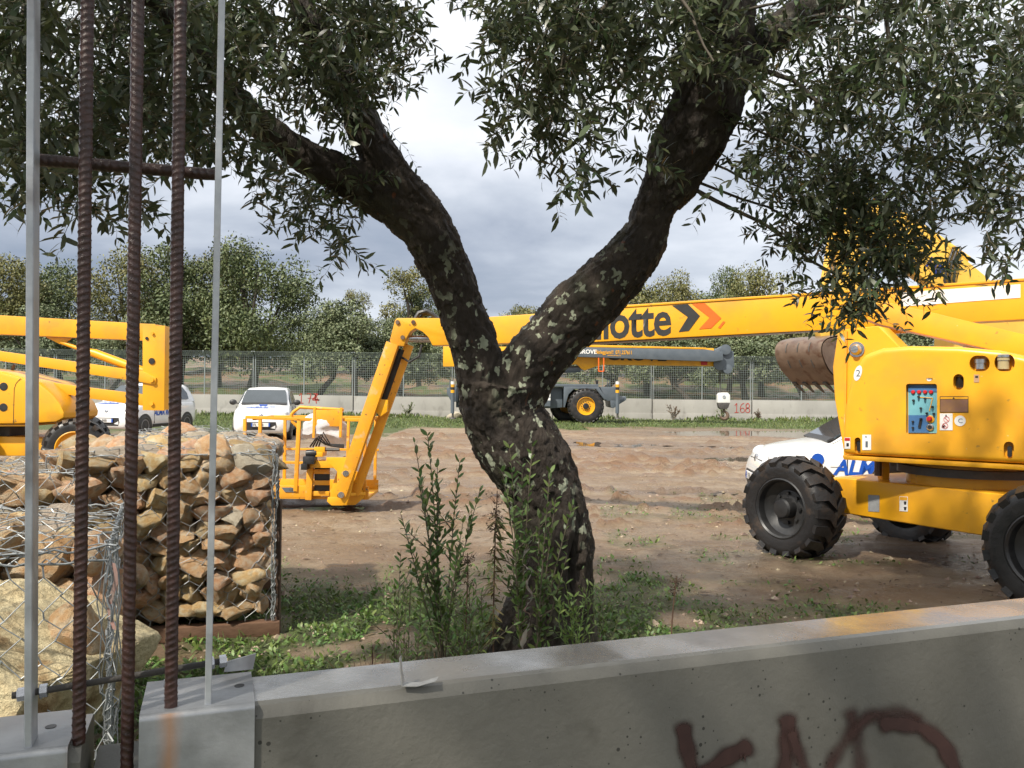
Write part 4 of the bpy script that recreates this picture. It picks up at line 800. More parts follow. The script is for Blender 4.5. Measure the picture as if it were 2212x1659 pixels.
def stems_mesh(polys, r, n=3):
    """thin tapering sticks for (k, m, 3) polylines"""
    k, m, _ = polys.shape; tg = np.gradient(polys, axis=1); tg /= np.linalg.norm(tg, axis=2)[..., None] + 1e-9; u = np.cross(tg, np.array((.3, .5, .81))); u /= np.linalg.norm(u, axis=2)[..., None] + 1e-9; w = np.cross(tg, u)
    rr = np.asarray(r).reshape(-1, 1) * np.linspace(1, .45, m)[None]; a = np.arange(n) * 2 * math.pi / n
    V = polys[:, :, None] + rr[..., None, None] * (np.cos(a)[None, None, :, None] * u[:, :, None] + np.sin(a)[None, None, :, None] * w[:, :, None])
    I = np.arange(k * m * n).reshape(k, m, n); J = np.roll(I, -1, 2); F = np.stack([I[:, :-1], J[:, :-1], J[:, 1:], I[:, 1:]], -1).reshape(-1, 4); return V.reshape(-1, 3), F
BLOBS = [(230, 110, 265, 150, 3.1, 4.7, 250), (600, 70, 290, 120, 3.9, 5.2, 330), (160, 320, 180, 105, 3.1, 4.0, 115), (390, 270, 160, 110, 3.3, 4.2, 150), (40, 250, 90, 190, 2.9, 3.6, 60), (380, 150, 260, 160, 3.6, 4.6, 160), (640, 190, 110, 70, 4.6, 5.2, 40),
    (120, 440, 90, 35, 3.1, 3.5, 9), (260, 480, 80, 55, 3.2, 3.8, 11), (560, 400, 70, 70, 3.7, 4.3, 14), (715, 450, 85, 80, 4.3, 5.0, 52), (735, 540, 50, 30, 4.4, 4.8, 9), (790, 170, 105, 130, 4.4, 5.2, 70), (800, 45, 65, 65, 4.2, 5.2, 50), (895, 110, 70, 80, 4.8, 5.4, 14), (30, 60, 60, 60, 2.7, 3.3, 30),
    (1200, 60, 165, 95, 3.4, 4.6, 185), (1290, 215, 150, 105, 3.6, 4.8, 110), (1150, 205, 90, 75, 3.5, 4.3, 36), (1140, 310, 70, 45, 3.6, 4.1, 13), (1230, 350, 60, 40, 3.7, 4.2, 10), (1242, 420, 30, 38, 3.6, 3.9, 5), (1400, 80, 180, 110, 3.7, 4.8, 190), (1400, 350, 40, 40, 3.9, 4.2, 4),
    (1750, 105, 270, 150, 3.7, 5.2, 330), (2080, 125, 195, 165, 3.5, 4.8, 265), (1840, 320, 200, 130, 4.2, 5.4, 200), (1650, 330, 80, 80, 4.3, 5.0, 26), (740, 215, 80, 75, 3.9, 4.45, 48), (1850, 500, 135, 120, 4.3, 5.2, 250), (1840, 655, 85, 55, 4.3, 4.8, 48), (1940, 540, 80, 60, 4.2, 5.0, 40), (1750, 440, 110, 90, 4.3, 5.2, 70), (2050, 400, 110, 110, 4.0, 5.0, 60), (2165, 460, 75, 140, 3.7, 4.6, 75), (1690, 530, 45, 50, 4.3, 4.9, 8), (1960, 600, 60, 60, 4.3, 5.0, 16), (1590, 400, 25, 60, 3.6, 3.9, 5), (2190, 250, 60, 90, 3.4, 4.2, 40)]
def make_crown():
    rng = np.random.default_rng(4); A, B, Ls = [], [], []
    for (cx, cy, rx, ry, d0, d1, n) in BLOBS:
        n = max(4, int(n * (.60 if n > 60 else .85)))
        r = np.sqrt(rng.random(n)) * .98; th = rng.uniform(0, 2 * math.pi, n); d = rng.uniform(d0, d1, n)
        st = np.array([P(cx + rx * r[i] * math.cos(th[i]), cy + ry * r[i] * math.sin(th[i]) - 28, d[i]) for i in range(n)]); dv = rng.normal(0, .8, (n, 3)); dv[:, 2] = rng.uniform(-.9, .5, n); dv[:, 1] *= .7
        A.append(st); B.append(dv); Ls.append(rng.uniform(.12, .30, n) * (.8 if n < 30 else 1))
    for (c, rad, n) in (((-1.6, 3.8, 4.5), (2.0, 1.6, .55), 420), ((1.6, 4.0, 4.6), (2.0, 1.1, .5), 330), ((-.4, 4.6, 4.9), (1.8, .9, .6), 220), ((-2.0, 1.6, 3.6), (1.4, 1.3, .42), 420), ((-.6, 1.7, 3.75), (1.3, 1.2, .40), 300), ((-1.6, -.4, 3.5), (1.9, 1.3, .45), 560), ((.3, -.2, 3.7), (1.5, 1.3, .4), 300)):   # unseen crown above; clumps over and behind the viewer added for shade
        v = rng.normal(size=(n, 3)); v /= np.linalg.norm(v, axis=1)[:, None]; v *= rng.random((n, 1)) ** (1 / 3.); A.append(np.array(c) + v * np.array(rad)); dv = rng.normal(0, .8, (n, 3)); dv[:, 2] -= .3; B.append(dv); Ls.append(rng.uniform(.2, .34, n))
    A, B, Ls = np.concatenate(A), np.concatenate(B), np.concatenate(Ls)
    lv, pts = twigs(A, B, Ls, 11, rng=rng); o = np.array(OFF[tree.name])
    Pn, Dn, nr, ln, wd = lv
    # the 300 leaves that show largest stand as leaves of their own
    y = Pn[:, 1]; zpx = 829.5 - (Pn[:, 2] - 1.6) / y * FPX; xpx = 1106 + Pn[:, 0] / y * FPX; vis = (xpx > 10) & (xpx < 2200) & (zpx > 10) & (zpx < 740); sc = np.where(vis, ln / y, 0); top = np.argsort(-sc)[:300]; keep = np.ones(len(Pn), bool); keep[top] = False
    V, f3, f4 = leaf_cloud(Pn[keep] - o, Dn[keep], nr[keep], ln[keep], wd[keep]); me = mesh_np('leaf_mass', V, [f3, f4]); tag(link('leaf_mass', me, LEAF, tree), 'dense small grey-green olive leaves', None, None, 'stuff')
    lm = mesh_np('leaf', LT_V * np.array((1, .28, 1)), [LT_F3, LT_F4]); lm.materials.append(LEAF)
    for i in top:
        d = Vector(Dn[i]).normalized(); s = d.cross(Vector(nr[i])).normalized(); u = s.cross(d); ob = link('leaf', lm, None, tree); M = Matrix((d, s, u)).transposed().to_4x4(); M.translation = Vector(Pn[i] - o); ob.matrix_local = M @ Matrix.Diagonal((ln[i], ln[i], ln[i], 1))
    V, F = stems_mesh(pts - o, np.full(len(pts), .0017)); tag(link('twig_mass', mesh_np('twig_mass', V, [F]), TWIG, tree), None, None, None, 'stuff')
    # side branches from the limbs into the leaf masses
    limbs = [p[0] for p in LU[2:] + LB[3:] + RL[9:] + RB + RC + LL[5:]]; V0, F0, off0 = [], [], 0; cents = A[rng.choice(len(A), 120, replace=False)]; pol = []
    for c in cents:
        b = min(limbs, key=lambda q: (Vector(c) - q).length); b = np.array(b); m_ = (b + c) / 2 + rng.normal(0, .07, 3) + np.array((0, 0, .12)); t = np.linspace(0, 1, 9)[:, None]; pol.append((1 - t) ** 2 * b + 2 * t * (1 - t) * m_ + t * t * c + rng.normal(0, .008, (9, 3)))
    V, F = stems_mesh(np.array(pol) - o, rng.uniform(.007, .019, len(pol)), 6); me = mesh_np('branches', V, [F]); shade(me, 180); link('branches', me, BARK2, tree)
BARK2 = mat('olive_branch_bark', (.06, .05, .037), (.10, .085, .062), sc=10, rough=.8, bump=.003)
make_crown()

# ================================================================ TREES beyond the fence
FOLK = {'dark': ((.058, .082, .028), (.105, .128, .044)), 'olive': ((.085, .110, .050), (.145, .170, .082)), 'warm': ((.105, .112, .034), (.175, .165, .052))}
FOL = {k: mat('foliage_' + k, a, b, sc=.9, rough=.6, isl=.24, lo=.40, hi=.60) for k, (a, b) in FOLK.items()}
BARKF = mat('far_bark', (.045, .036, .028), (.075, .06, .045), sc=4, rough=.9)
def far_tree(seed, h, w, kind, trunk=.28, lobes=22, leaves=9000, leaf=.20, open_=0.45):
    """unit prototype: returns (trunk mesh, crown mesh)"""
    rg = np.random.default_rng(seed); mb = MB(); th = h * trunk; lean = rg.normal(0, .06 * h, 2); top = Vector((lean[0], lean[1], th)); r0 = .045 * h * .75
    mb.tube([Vector((0, 0, -.4)), Vector((0, 0, .1)), Vector((lean[0] * .4, lean[1] * .4, th * .5)), top], [r0 * 1.5, r0 * 1.15, r0 * .9, r0 * .8], 9); C = []
    for i in range(lobes):
        a = rg.uniform(0, 2 * math.pi); q = rg.random(); rr = w / 2 * math.sqrt(rg.random()) * (1 - .55 * q ** 2) * .85; z = th * .85 + (h - th * .85) * (q ** .85) * .88 + .05 * h; s = w * rg.uniform(.11, .21) * (1 - .25 * q)
        C.append((lean[0] + rr * math.cos(a), lean[1] + rr * math.sin(a), z, s))
    for i in range(min(9, lobes)):
        c = C[i]; p = Vector(c[:3]); mb.tube([top - Vector((0, 0, .1)), top.lerp(p, .5) + Vector((rg.normal(0, .2), rg.normal(0, .2), .1)), p], [r0 * .55, r0 * .32, r0 * .1], 6)
    C = np.array(C); k = rg.choice(len(C), leaves, p=C[:, 3] ** 2 / (C[:, 3] ** 2).sum()); v = rg.normal(size=(leaves, 3)); v /= np.linalg.norm(v, axis=1)[:, None]
    rad = rg.uniform(.45, 1.08, leaves) ** .6; lump = 1 + .35 * fbm(v * 2.2 + k[:, None] * 3.1, 2); pos = C[k, :3] + v * (C[k, 3] * rad * lump)[:, None] * np.array((1, 1, .82))
    keep = fbm(pos * 1.1 + seed, 3) > -open_ - .12; pos, v = pos[keep], v[keep]; n = len(pos); d = rg.normal(size=(n, 3)); d[:, 2] -= .2; nr = v + rg.normal(0, .6, (n, 3)) + np.array((0, 0, .3)); sz = rg.uniform(.6, 1.3, n) * leaf
    V, f3, f4 = leaf_cloud(pos, d, nr, sz, sz * .55); cm = mesh_np('crown', V, [f3, f4]); cm.materials.append(FOL[kind])
    tm = bpy.data.meshes.new('trunk'); tm.from_pydata(mb.v, [], mb.f); shade(tm, 60); tm.materials.append(BARKF); return tm, cm
PROT = {'oak': far_tree(1, 9, 8.5, 'warm', .22, 34, 19000, .19, .55), 'oak2': far_tree(2, 9, 7.5, 'dark', .20, 32, 19000, .19, .6), 'oak3': far_tree(9, 8.5, 9, 'dark', .18, 36, 19000, .19, .6), 'olive': far_tree(3, 5.5, 5.6, 'olive', .22, 24, 14000, .15, .6), 'olive2': far_tree(4, 5.0, 5.2, 'olive', .25, 22, 13000, .15, .55), 'thin': far_tree(5, 9, 5.5, 'warm', .42, 18, 8000, .16, .15), 'olivew': far_tree(6, 6, 6.5, 'warm', .24, 24, 14000, .15, .55)}
def put_tree(proto, px, d, top_y, wscale, label, rz, grp='trees beyond the far fence'):
    base_h = {'oak': 9, 'oak2': 9, 'oak3': 8.5, 'olive': 5.5, 'olive2': 5.0, 'thin': 9, 'olivew': 6}[proto]; p = P(px, 838, d); z0 = zg(p.x, d); zt = P(px, top_y, d).z; k = (zt - z0) / base_h
    r = empty({'oak': 'oak_tree', 'oak2': 'oak_tree', 'oak3': 'oak_tree', 'thin': 'oak_tree'}.get(proto, 'olive_tree'), (p.x, d, z0), rz, label, 'tree', grp, world=False); r.scale = (k * wscale, k * wscale, k)
    link('trunk', PROT[proto][0], None, r); link('crown', PROT[proto][1], None, r)
TL = [('oak', 20, 57, 552, 1.0, 'leftmost rounded tree beyond the fence at the left edge', .3), ('oak3', 130, 60, 572, .9, 'tree beyond the fence between the leftmost bar and first rusty rod', 1.3), ('olive2', 95, 52, 660, 1.1, 'low bush-like tree beyond the fence behind the left lift boom', .1),
    ('oak', 290, 58, 545, .9, 'yellowish tree beyond the fence between the first two rusty rods', 2.2), ('oak2', 385, 57, 535, 1.0, 'tall bushy tree beyond the fence behind the third rusty rod', .9), ('oak', 470, 60, 540, .8, 'tree beyond the fence directly behind the right flat bar', 4.0), ('oak3', 545, 56, 530, .95, 'big dark green tree right of the right flat bar beyond the fence', 3.1),
    ('olive', 235, 50, 690, .9, 'pale olive tree beyond the fence above the left lift boom', 2.0), ('olive', 690, 52, 668, 1.0, 'silvery olive tree just right of the big dark tree', .5), ('olive2', 765, 50, 655, 1.1, 'silvery olive tree beyond the fence left of the yellow jib', 1.7), ('thin', 765, 66, 624, .8, 'thin crowned tree rising behind the silvery olives', 1.1), ('thin', 862, 58, 572, 1.0, 'tall sparse tree above the knuckle of the yellow jib', 2.7), ('oak2', 905, 60, 615, .7, 'dark tree beyond the fence left of the olive trunk', 5.0), ('olive', 870, 51, 690, .9, 'olive tree beyond the fence behind the yellow jib', 3.6),
    ('olive2', 1000, 52, 700, 1.2, 'olive tree beyond the fence hidden behind the left limb', 4.4), ('olivew', 1112, 62, 664, .8, 'low tree top peeping over the boom inside the trunk fork, left one', .2), ('olivew', 1165, 62, 664, .8, 'low tree top peeping over the boom inside the trunk fork, right one', 2.4), ('olive', 1290, 54, 690, 1.2, 'olive tree beyond the fence behind the crane boom', 1.0),
    ('olivew', 1400, 56, 612, 1.0, 'leftmost tree showing above the boom right of the leaning limb', .7), ('oak', 1460, 58, 598, .75, 'second tree above the boom right of the leaning limb', 2.0), ('oak2', 1575, 60, 582, .62, 'tallest tree above the boom lettering', 1.5), ('olivew', 1645, 57, 588, .7, 'rightmost tree above the boom left of the hanging leaves', 3.3), ('oak2', 1400, 62, 700, 1.5, 'dark tree below the boom behind the crane head', .4), ('olive', 1490, 51, 700, 1.1, 'olive tree beyond the fence left of the crane head', 3.9), ('olive2', 1610, 50, 690, 1.2, 'olive tree beyond the fence between crane head and bucket', 5.2), ('olivew', 1740, 54, 660, 1.1, 'tree beyond the fence behind the excavator bucket', 1.9),
    ('oak3', 1880, 58, 640, .9, 'tree beyond the fence behind the excavator arm', .6), ('olive', 1990, 50, 690, 1.3, 'green tree seen under the slanting lift arm', 2.9), ('oak', 2110, 56, 650, 1.0, 'tree beyond the fence behind the excavator cab', 4.8), ('olive', 2210, 52, 680, 1.2, 'tree beyond the fence at the right edge', .8)]
for t in TL: put_tree(*t)
k = 0
for px, d, wh in ((60, 80, 'at the left edge'), (220, 84, 'behind the first rusty rod'), (330, 78, 'behind the middle rusty rod'), (640, 80, 'above the front-facing white car'), (760, 86, 'behind the silvery olives'), (960, 80, 'behind the left limb'), (1090, 84, 'behind the trunk fork'), (1230, 82, 'behind the right limb'), (1360, 80, 'under the boom lettering'), (1480, 86, 'under the chevrons of the boom'), (1600, 78, 'above the crane hook'), (1720, 82, 'behind the bucket'), (1850, 84, 'behind the excavator stick'), (2000, 80, 'behind the lift cowl'), (2150, 84, 'behind the excavator cab'), (480, 86, 'behind the right flat bar'), (840, 74, 'behind the yellow jib'), (1540, 74, 'behind the crane head')):
    put_tree('oak3' if k % 2 else 'oak2', px, d, (655, 690, 640, 680, 700)[k % 5] if not 1020 < px < 1260 else 705, 1.6, 'distant dark grove tree in the back row ' + wh, k * 1.3, 'back row of dark trees in the grove'); k += 1
# ================================================================ MACHINES: shared parts
def wheel(root, c, ax, R, W_, rim_r, tyre_m, rim_m, hub_m, lugs=20, lug_h=.035, name='wheel', n=40, dish=.10, bolts=8, spin=0.0, slant=.55):
    """c wheel centre, ax outward axle direction"""
    c, ax = Vector(c), Vector(ax).normalized(); up = Vector((0, 0, 1)); u = ax.cross(up).normalized(); w = ax.cross(u); h = W_ / 2; Rc = R - lug_h
    mb = MB(); mb.lathe([(rim_r, -h * .85), (rim_r + (Rc - rim_r) * .35, -h), (rim_r + (Rc - rim_r) * .8, -h * .98), (Rc - .005, -h * .82), (Rc, -h * .4), (Rc, h * .4), (Rc - .005, h * .82), (rim_r + (Rc - rim_r) * .8, h * .98), (rim_r + (Rc - rim_r) * .5, h * 1.02), (rim_r + .012, h * .96), (rim_r, h * .85)], c, ax, n, close=True)
    for side in (-1, 1):
        for k in range(lugs):
            a0 = 2 * math.pi * (k + (.5 if side > 0 else 0)) / lugs + spin; da = 2 * math.pi / lugs * .30; V = []
            for (t, y, rr) in ((0, .02, 1), (slant, .55, 1), (slant, 1.0, .0), ):
                for sgn in (-1, 1):
                    a = a0 + sgn * da * (1 if y < .9 else .85) + t * 2 * math.pi / lugs; yy = side * y * h
                    for top in (0, 1):
                        r_ = (Rc - .012 + top * (lug_h + .012)) if rr else (Rc - .055 + top * .042); yo = side * (.015 if (not rr and top) else 0); V.append(c + (u * math.cos(a) + w * math.sin(a)) * r_ + ax * (yy + yo))
            F = []
            for s in (0, 4): F += [(s + 1, s + 3, s + 7, s + 5), (s, s + 1, s + 5, s + 4), (s + 2, s + 6, s + 7, s + 3)]
            F += [(0, 2, 3, 1), (8, 9, 11, 10)]; mb.add(V, F)
    tyre = mb.build(name, tyre_m, root, ang=40); q = rim_r
    mb = MB(); mb.lathe([(q + .012, h * .93), (q - .005, h * .98), (q - .02, h * .90), (q - .03, h * .55), (q * .62, h * .98 - dish), (q * .60, h * .98 - dish - .005), (q * .42, h * .98 - dish), (.02, h * .98 - dish)], c, ax, n, cap0=False); mb.build('rim', rim_m, tyre, ang=30)
    mb = MB(); r_ = q * .34; b = h * .98 - dish; mb.lathe([(r_, b), (r_, b + dish * .75), (r_ * .85, b + dish * .9), (r_ * .3, b + dish * .95)], c, ax, 20)
    for k in range(bolts):
        a = 2 * math.pi * k / bolts; p = c + (u * math.cos(a) + w * math.sin(a)) * q * .5 + ax * b; mb.lathe([(.016 * q / .27, 0), (.016 * q / .27, .022)], p, ax, 6)
    mb.build('hub', hub_m, tyre, ang=30); return tyre
def decal(name, mb_pts, m, root, lift=.003):
    mb = MB(); pts = [Vector(p) for p in mb_pts]; n = (pts[1] - pts[0]).cross(pts[2] - pts[1]).normalized()
    if n.dot(CAML - pts[0]) < 0: n = -n
    mb.prism([p + n * lift for p in pts], n * .001); return mb.build(name, m, root)

# ================================================================ BOOM LIFT on the right
CF = Vector((-.54, .84, 0)).normalized(); CN = Vector((-CF.y, CF.x, 0)) * 1.0
if CN.y > 0: CN = -CN
FLW = Vector((2.74, 8.02, .47)); C0 = FLW - CF * 1.15 - CN * 1.0; C0.z = 0
lift = empty('boom_lift', C0, 0, 'yellow articulated boom lift with control panel and black tyres on the right', 'boom lift', 'yellow boom lifts')
def CL(a, b, z): return C0 + CF * a + CN * b + Vector((0, 0, z))
RW = .50
RIMB = mat('black_steel_rim', (.022, .022, .023), (.04, .04, .04), sc=9, rough=.38, rv=.1)
for (a, b, out, zz, tn) in ((1.15, 1.0, CN, .47, .0), (-1.2, 1.0, CN, .46, .2), (1.15, -1.0, -CN, .40, .1), (-1.2, -1.0, -CN, .43, .35)):
    wheel(lift, CL(a, b, zz), out, RW, .40, .285, RUBM if a > 0 else RUB, RIMB, BLK, lugs=18, lug_h=.042, dish=.13, spin=tn)
# chassis: tapered welded box
mb = MB(); hw = .60
prof = [(1.36, .70), (1.36, .56), (1.05, .42), (-1.2, .40), (-1.5, .52), (-1.5, .74), (-1.2, .78), (.9, .76)]
mb.prism([CL(a, hw, z) for a, z in prof], CN * (-2 * hw)); ch = mb.build('chassis', YEL, lift, bevel=.02, seg=3)
for a in (1.15, -1.2):
    mb = MB(); mb.beam(CL(a, -.82, .47), CL(a, .82, .47), .20, .20); mb.build('axle', BLK, lift, bevel=.02)
mb = MB(); mb.lathe([(.52, .70), (.52, .96)], CL(0, 0, 0), (0, 0, 1), 36); mb.build('turntable', YEL, lift); mb = MB(); mb.lathe([(.60, .86), (.60, .93)], CL(0, 0, 0), (0, 0, 1), 36); mb.build('slew_ring', DRK, lift)
pn = lambda x, y: PL(x, y, CL(0, hw, .6), CN)
decal('rating_plate', [pn(1876, 1069), pn(1900, 1070), pn(1900, 1106), pn(1876, 1104.5)], mat('grey_plate', (.26, .27, .28), (.32, .33, .33), sc=30, rough=.5), ch)
s_ = decal('warning_sticker', [pn(1943.5, 1072), pn(1961.5, 1073), pn(1961.5, 1105), pn(1943.5, 1104)], DECW, ch); decal('sticker_header', [pn(1944.5, 1073), pn(1960.5, 1074), pn(1960.5, 1081), pn(1944.5, 1080)], YEL, s_, .0055)
for k, (x, y) in enumerate(((1956, 1086), (1956, 1098))): decal('sticker_figure', [pn(x - 3, y - 3), pn(x + 3, y - 3), pn(x + 2, y + 4), pn(x - 2, y + 4)], BLK, s_, .0055)
mb = MB(); p = CL(.25, .42, .76); mb.tube([p, p + Vector((0, 0, .05))], .05, 12); mb.build('filler_cap', YEL, ch)
mb = MB(); p = CL(.62, .35, .76); mb.beam(p, p + Vector((0, 0, .27)), .10, .07, (1, 0, 0)); mb.build('lock_post', YELW, lift, bevel=.006); mb = MB(); p = p + CN * .09; mb.tube([p + Vector((0, 0, .22)), p + Vector((0, 0, .04))], .035, 8); mb.build('lock_pin', RUST_AND_SHADE, lift)
# turret cowl
TP0 = Vector((3.02, 7.60, 1.0)); TD = Vector((1.10, -.95, 0)).normalized(); TN = Vector((TD.y, -TD.x, 0)).normalized()
if TN.y > 0: TN = -TN
T = lambda x, y: PL(x, y, TP0, TN)
def boolean_cut(ob, cutters):
    """cutters: one MB"""
    me = bpy.data.meshes.new('cut'); o_ = OFF[ob.name]; me.from_pydata([tuple(Vector(p) - o_) for p in cutters.v], [], cutters.f); bm = bmesh.new(); bm.from_mesh(me); bmesh.ops.recalc_face_normals(bm, faces=bm.faces); bm.to_mesh(me); bm.free()
    c = bpy.data.objects.new('cut', me); COL.objects.link(c); c.parent = ob.parent; c.matrix_local = ob.matrix_local.copy(); md = ob.modifiers.new('b', 'BOOLEAN'); md.object = c; md.operation = 'DIFFERENCE'; md.solver = 'EXACT'
    bpy.context.view_layer.update(); dg = bpy.context.evaluated_depsgraph_get(); m2 = bpy.data.meshes.new_from_object(ob.evaluated_get(dg)); ob.modifiers.clear(); old = ob.data; ob.data = m2; m2.name = old.name; bpy.data.objects.remove(c); bpy.data.meshes.remove(old); shade(m2, 33)
outl = [(1819, 981), (1823, 884), (1834, 832), (1848, 793), (1866, 766), (1905, 752), (1966, 747), (2068, 749), (2160, 757), (2212, 770), (2290, 800), (2360, 850), (2390, 920), (2390, 1012)]
mb = MB(); mb.prism([T(x, y) for x, y in outl], TN * -1.45); cowl = mb.build('cowl', YEL, lift, bevel=.055, seg=5, ang=40)
cut = MB()
def rr_pts(x0, y0, x1, y1, r, n=4):
    out = []
    for cx, cy, a0 in ((x1 - r, y0 + r, -90), (x1 - r, y1 - r, 0), (x0 + r, y1 - r, 90), (x0 + r, y0 + r, 180)):
        out += [(cx + r * math.cos(math.radians(a0 + 90 * i / n)), cy + r * math.sin(math.radians(a0 + 90 * i / n))) for i in range(n + 1)]
    return out
for x0, y0, x1, y1, r, dp in ((1957, 829, 2024, 938, 5, .055), (2059, 808, 2082, 842, 11, .07), (1846, 945, 1859, 979, 6, .06), (2168, 954, 2190, 991, 10, .06), (2094, 768, 2138, 802, 16, .09), (2148, 765, 2192, 802, 16, .09)):
    cut.prism([T(x, y) + TN * .02 for x, y in rr_pts(x0, y0, x1, y1, r)], TN * -(dp + .02))
boolean_cut(cowl, cut)
# control panel inside its recess
TI = lambda x, y: T(x, y) - TN * .045
pa = MB(); pa.prism([TI(x, y) for x, y in ((1959, 832), (2022, 832), (2022, 936), (1959, 936))], TN * .004); PB1 = mat('panel_light_blue', (.17, .42, .47), (.15, .38, .44), sc=8, rough=.4); PB2 = mat('panel_blue', (.055, .15, .33), (.05, .14, .30), sc=8, rough=.4)
panel = pa.build('control_panel', PB1, cowl)
TJ = lambda x, y: T(x, y) - TN * .0385
decal('panel_band', [TJ(1959.5, 832.5), TJ(2021.5, 832.5), TJ(2021.5, 846), TJ(1959.5, 846)], PB2, panel); decal('panel_band', [TJ(1959.5, 897), TJ(2004, 897), TJ(2004, 935), TJ(1959.5, 935)], PB2, panel)
def knob(name, x, y, r, h, m, parent=None): mb = MB(); mb.lathe([(r, 0), (r, h * .7), (r * .7, h)], TI(x, y), TN, 14); mb.build(name, m, parent or panel)
for x in (1970, 1983, 1996, 2009): knob('red_lamp', x, 847, .017, .022, REDP)
for x, y in ((1971, 865), (1982, 857), (1996, 861), (1987, 882), (2012, 879), (2000, 893), (2015, 894), (1970, 911), (1970, 924), (1987, 905)): knob('toggle_switch', x, y, .010, .035, BLK)
knob('stop_button_collar', 2007, 906, .034, .014, YEL); knob('stop_button', 2006, 905, .022, .04, REDP); knob('key_switch', 2007, 923, .030, .025, STEEL); knob('key_face', 2007, 923, .020, .03, BLK)
mb = MB(); mb.beam(TJ(1988, 904), TJ(1984, 924), .022, .03, TN); mb.build('selector_lever', BLK, panel); mb = MB(); mb.beam(TJ(1984, 858), TJ(2012, 860), .006, .006, TN); mb.beam(TJ(2012, 860), TJ(2005, 888), .006, .006, TN); mb.build('panel_line', YEL, panel)
text('panel_lettering', 'Haulotte', TI(1979, 931) , TI(2000, 931) - TI(1979, 931), (0, 0, 1), .014, BLK, panel, lift=.006)
for x, y in ((2070, 826),): mb = MB(); mb.box((-.02, -.02, -.045), (.02, .02, .045), Matrix.Translation(T(x, y) - TN * .05)); mb.build('latch', BLK, cowl)
for x, y in ((1853, 964), (2179, 976)): mb = MB(); mb.prism([T(a, b) - TN * .045 for a, b in rr_pts(x - 5, y - 12, x + 5, y + 12, 4)], TN * .01); mb.build('handle_slot', BLK, cowl)
def cap(x, y, r, h, m, nm):
    mb = MB(); p = T(x, y) - TN * .03; mb.lathe([(r, 0), (r, h * .55), (r * 1.12, h * .57), (r * 1.12, h * .95), (r * .9, h)], p, Vector((0, 0, 1)), 18); mb.build(nm, m, cowl)
cap(2116, 797, .040, .085, STEEL, 'breather_cap'); cap(2166, 797, .042, .125, mat('dirty_cream_plastic', (.42, .33, .16), (.5, .42, .25), sc=8, rough=.5), 'filter_body'); cap(2166, 779, .046, .05, STEEL, 'filter_cap')
# stickers
def stick(nm, x0, y0, x1, y1, m, l=.003, par=None): return decal(nm, [T(x0, y0), T(x1, y0), T(x1, y1), T(x0, y1)], m, par or cowl, l)
BRN = mat('faded_brown_label', (.27, .14, .055), (.20, .10, .075), sc=14, rough=.5)
q = stick('black_frame_label', 2030.5, 856, 2092, 891, BLK); stick('label_face', 2031.8, 857.3, 2091, 862, YEL, .0055, q); stick('label_face', 2031.8, 863, 2091, 890, BRN, .0055, q); decal('label_triangle', [T(2058, 861.5), T(2063, 861.5), T(2060.5, 857.5)], BLK, q, .0065)
q = stick('warning_label', 2030.5, 893, 2058, 929.5, DECW); 
for cx, cy in ((2045, 906), (2042, 920)):
    mb = MB(); mb.tube([T(cx + 6 * math.cos(a), cy + 6 * math.sin(a)) + TN * .006 for a in np.linspace(0, 6.28, 17)[:-1]], .0022, 4, closed=True); mb.beam(T(cx - 4, cy - 4) + TN * .006, T(cx + 4, cy + 4) + TN * .006, .004, .003, TN); mb.build('ban_ring', REDP, q)
stick('camera_mark', 2035, 919, 2041, 924, BLK, .006, q); decal('label_triangle', [T(2042, 899), T(2046, 899), T(2044, 895)], BLK, q, .006)
mb = MB(); mb.prism([T(2074 + 12.3 * math.cos(a), 909 + 11.5 * math.sin(a)) + TN * .003 for a in np.linspace(0, 6.283, 25)[:-1]], TN * .001); q = mb.build('round_label', DECW, cowl); text('round_label_letter', 'C', T(2069.5, 913.5), TD, (0, 0, 1), .038, GREY, q, lift=.006)
mb = MB(); mb.prism([T(1853.5 + (8.2 * math.cos(a) + 3.6 * math.sin(a) * -1), 806 + 16.5 * math.sin(a)) + TN * .001 for a in np.linspace(0, 6.283, 29)[:-1]], TN * .003); q = mb.build('number_disc', DECW, cowl); text('number_disc_figure', '2', T(1849, 813), TD, (0, 0, 1), .06, GREY, q, lift=.006)
q = stick('danger_label', 1824.5, 945, 1837, 969.5, DECW); stick('danger_header', 1825.2, 945.8, 1836.3, 952, REDP, .0055, q); stick('boot_mark', 1829, 957, 1834, 964, BLK, .0055, q)
q = stick('machine_label', 1863, 939, 1882, 972, DECW); stick('machine_mark', 1870, 953, 1875, 966, GREY, .0055, q); decal('label_triangle', [T(1869, 944.5), T(1873, 944.5), T(1871, 941)], BLK, q, .006)
stick('small_label', 2104, 809, 2115.5, 826, mat('tan_label', (.50, .30, .16), (.45, .27, .15), sc=9, rough=.5)); stick('small_label_mark', 2107, 812, 2113, 816, BLK, .0055)
mb = MB(); mb.prism([T(2007 + 6 * math.cos(a), 818 + 5.5 * math.sin(a)) + TN * .002 for a in np.linspace(0, 3.14, 9)], TN * .001); mb.build('half_disc_label', DECW, cowl); text('half_disc_lettering', '1004', T(2000.5, 820.5), TD, (0, 0, 1), .018, BLK, cowl, bold=.03, lift=.003)
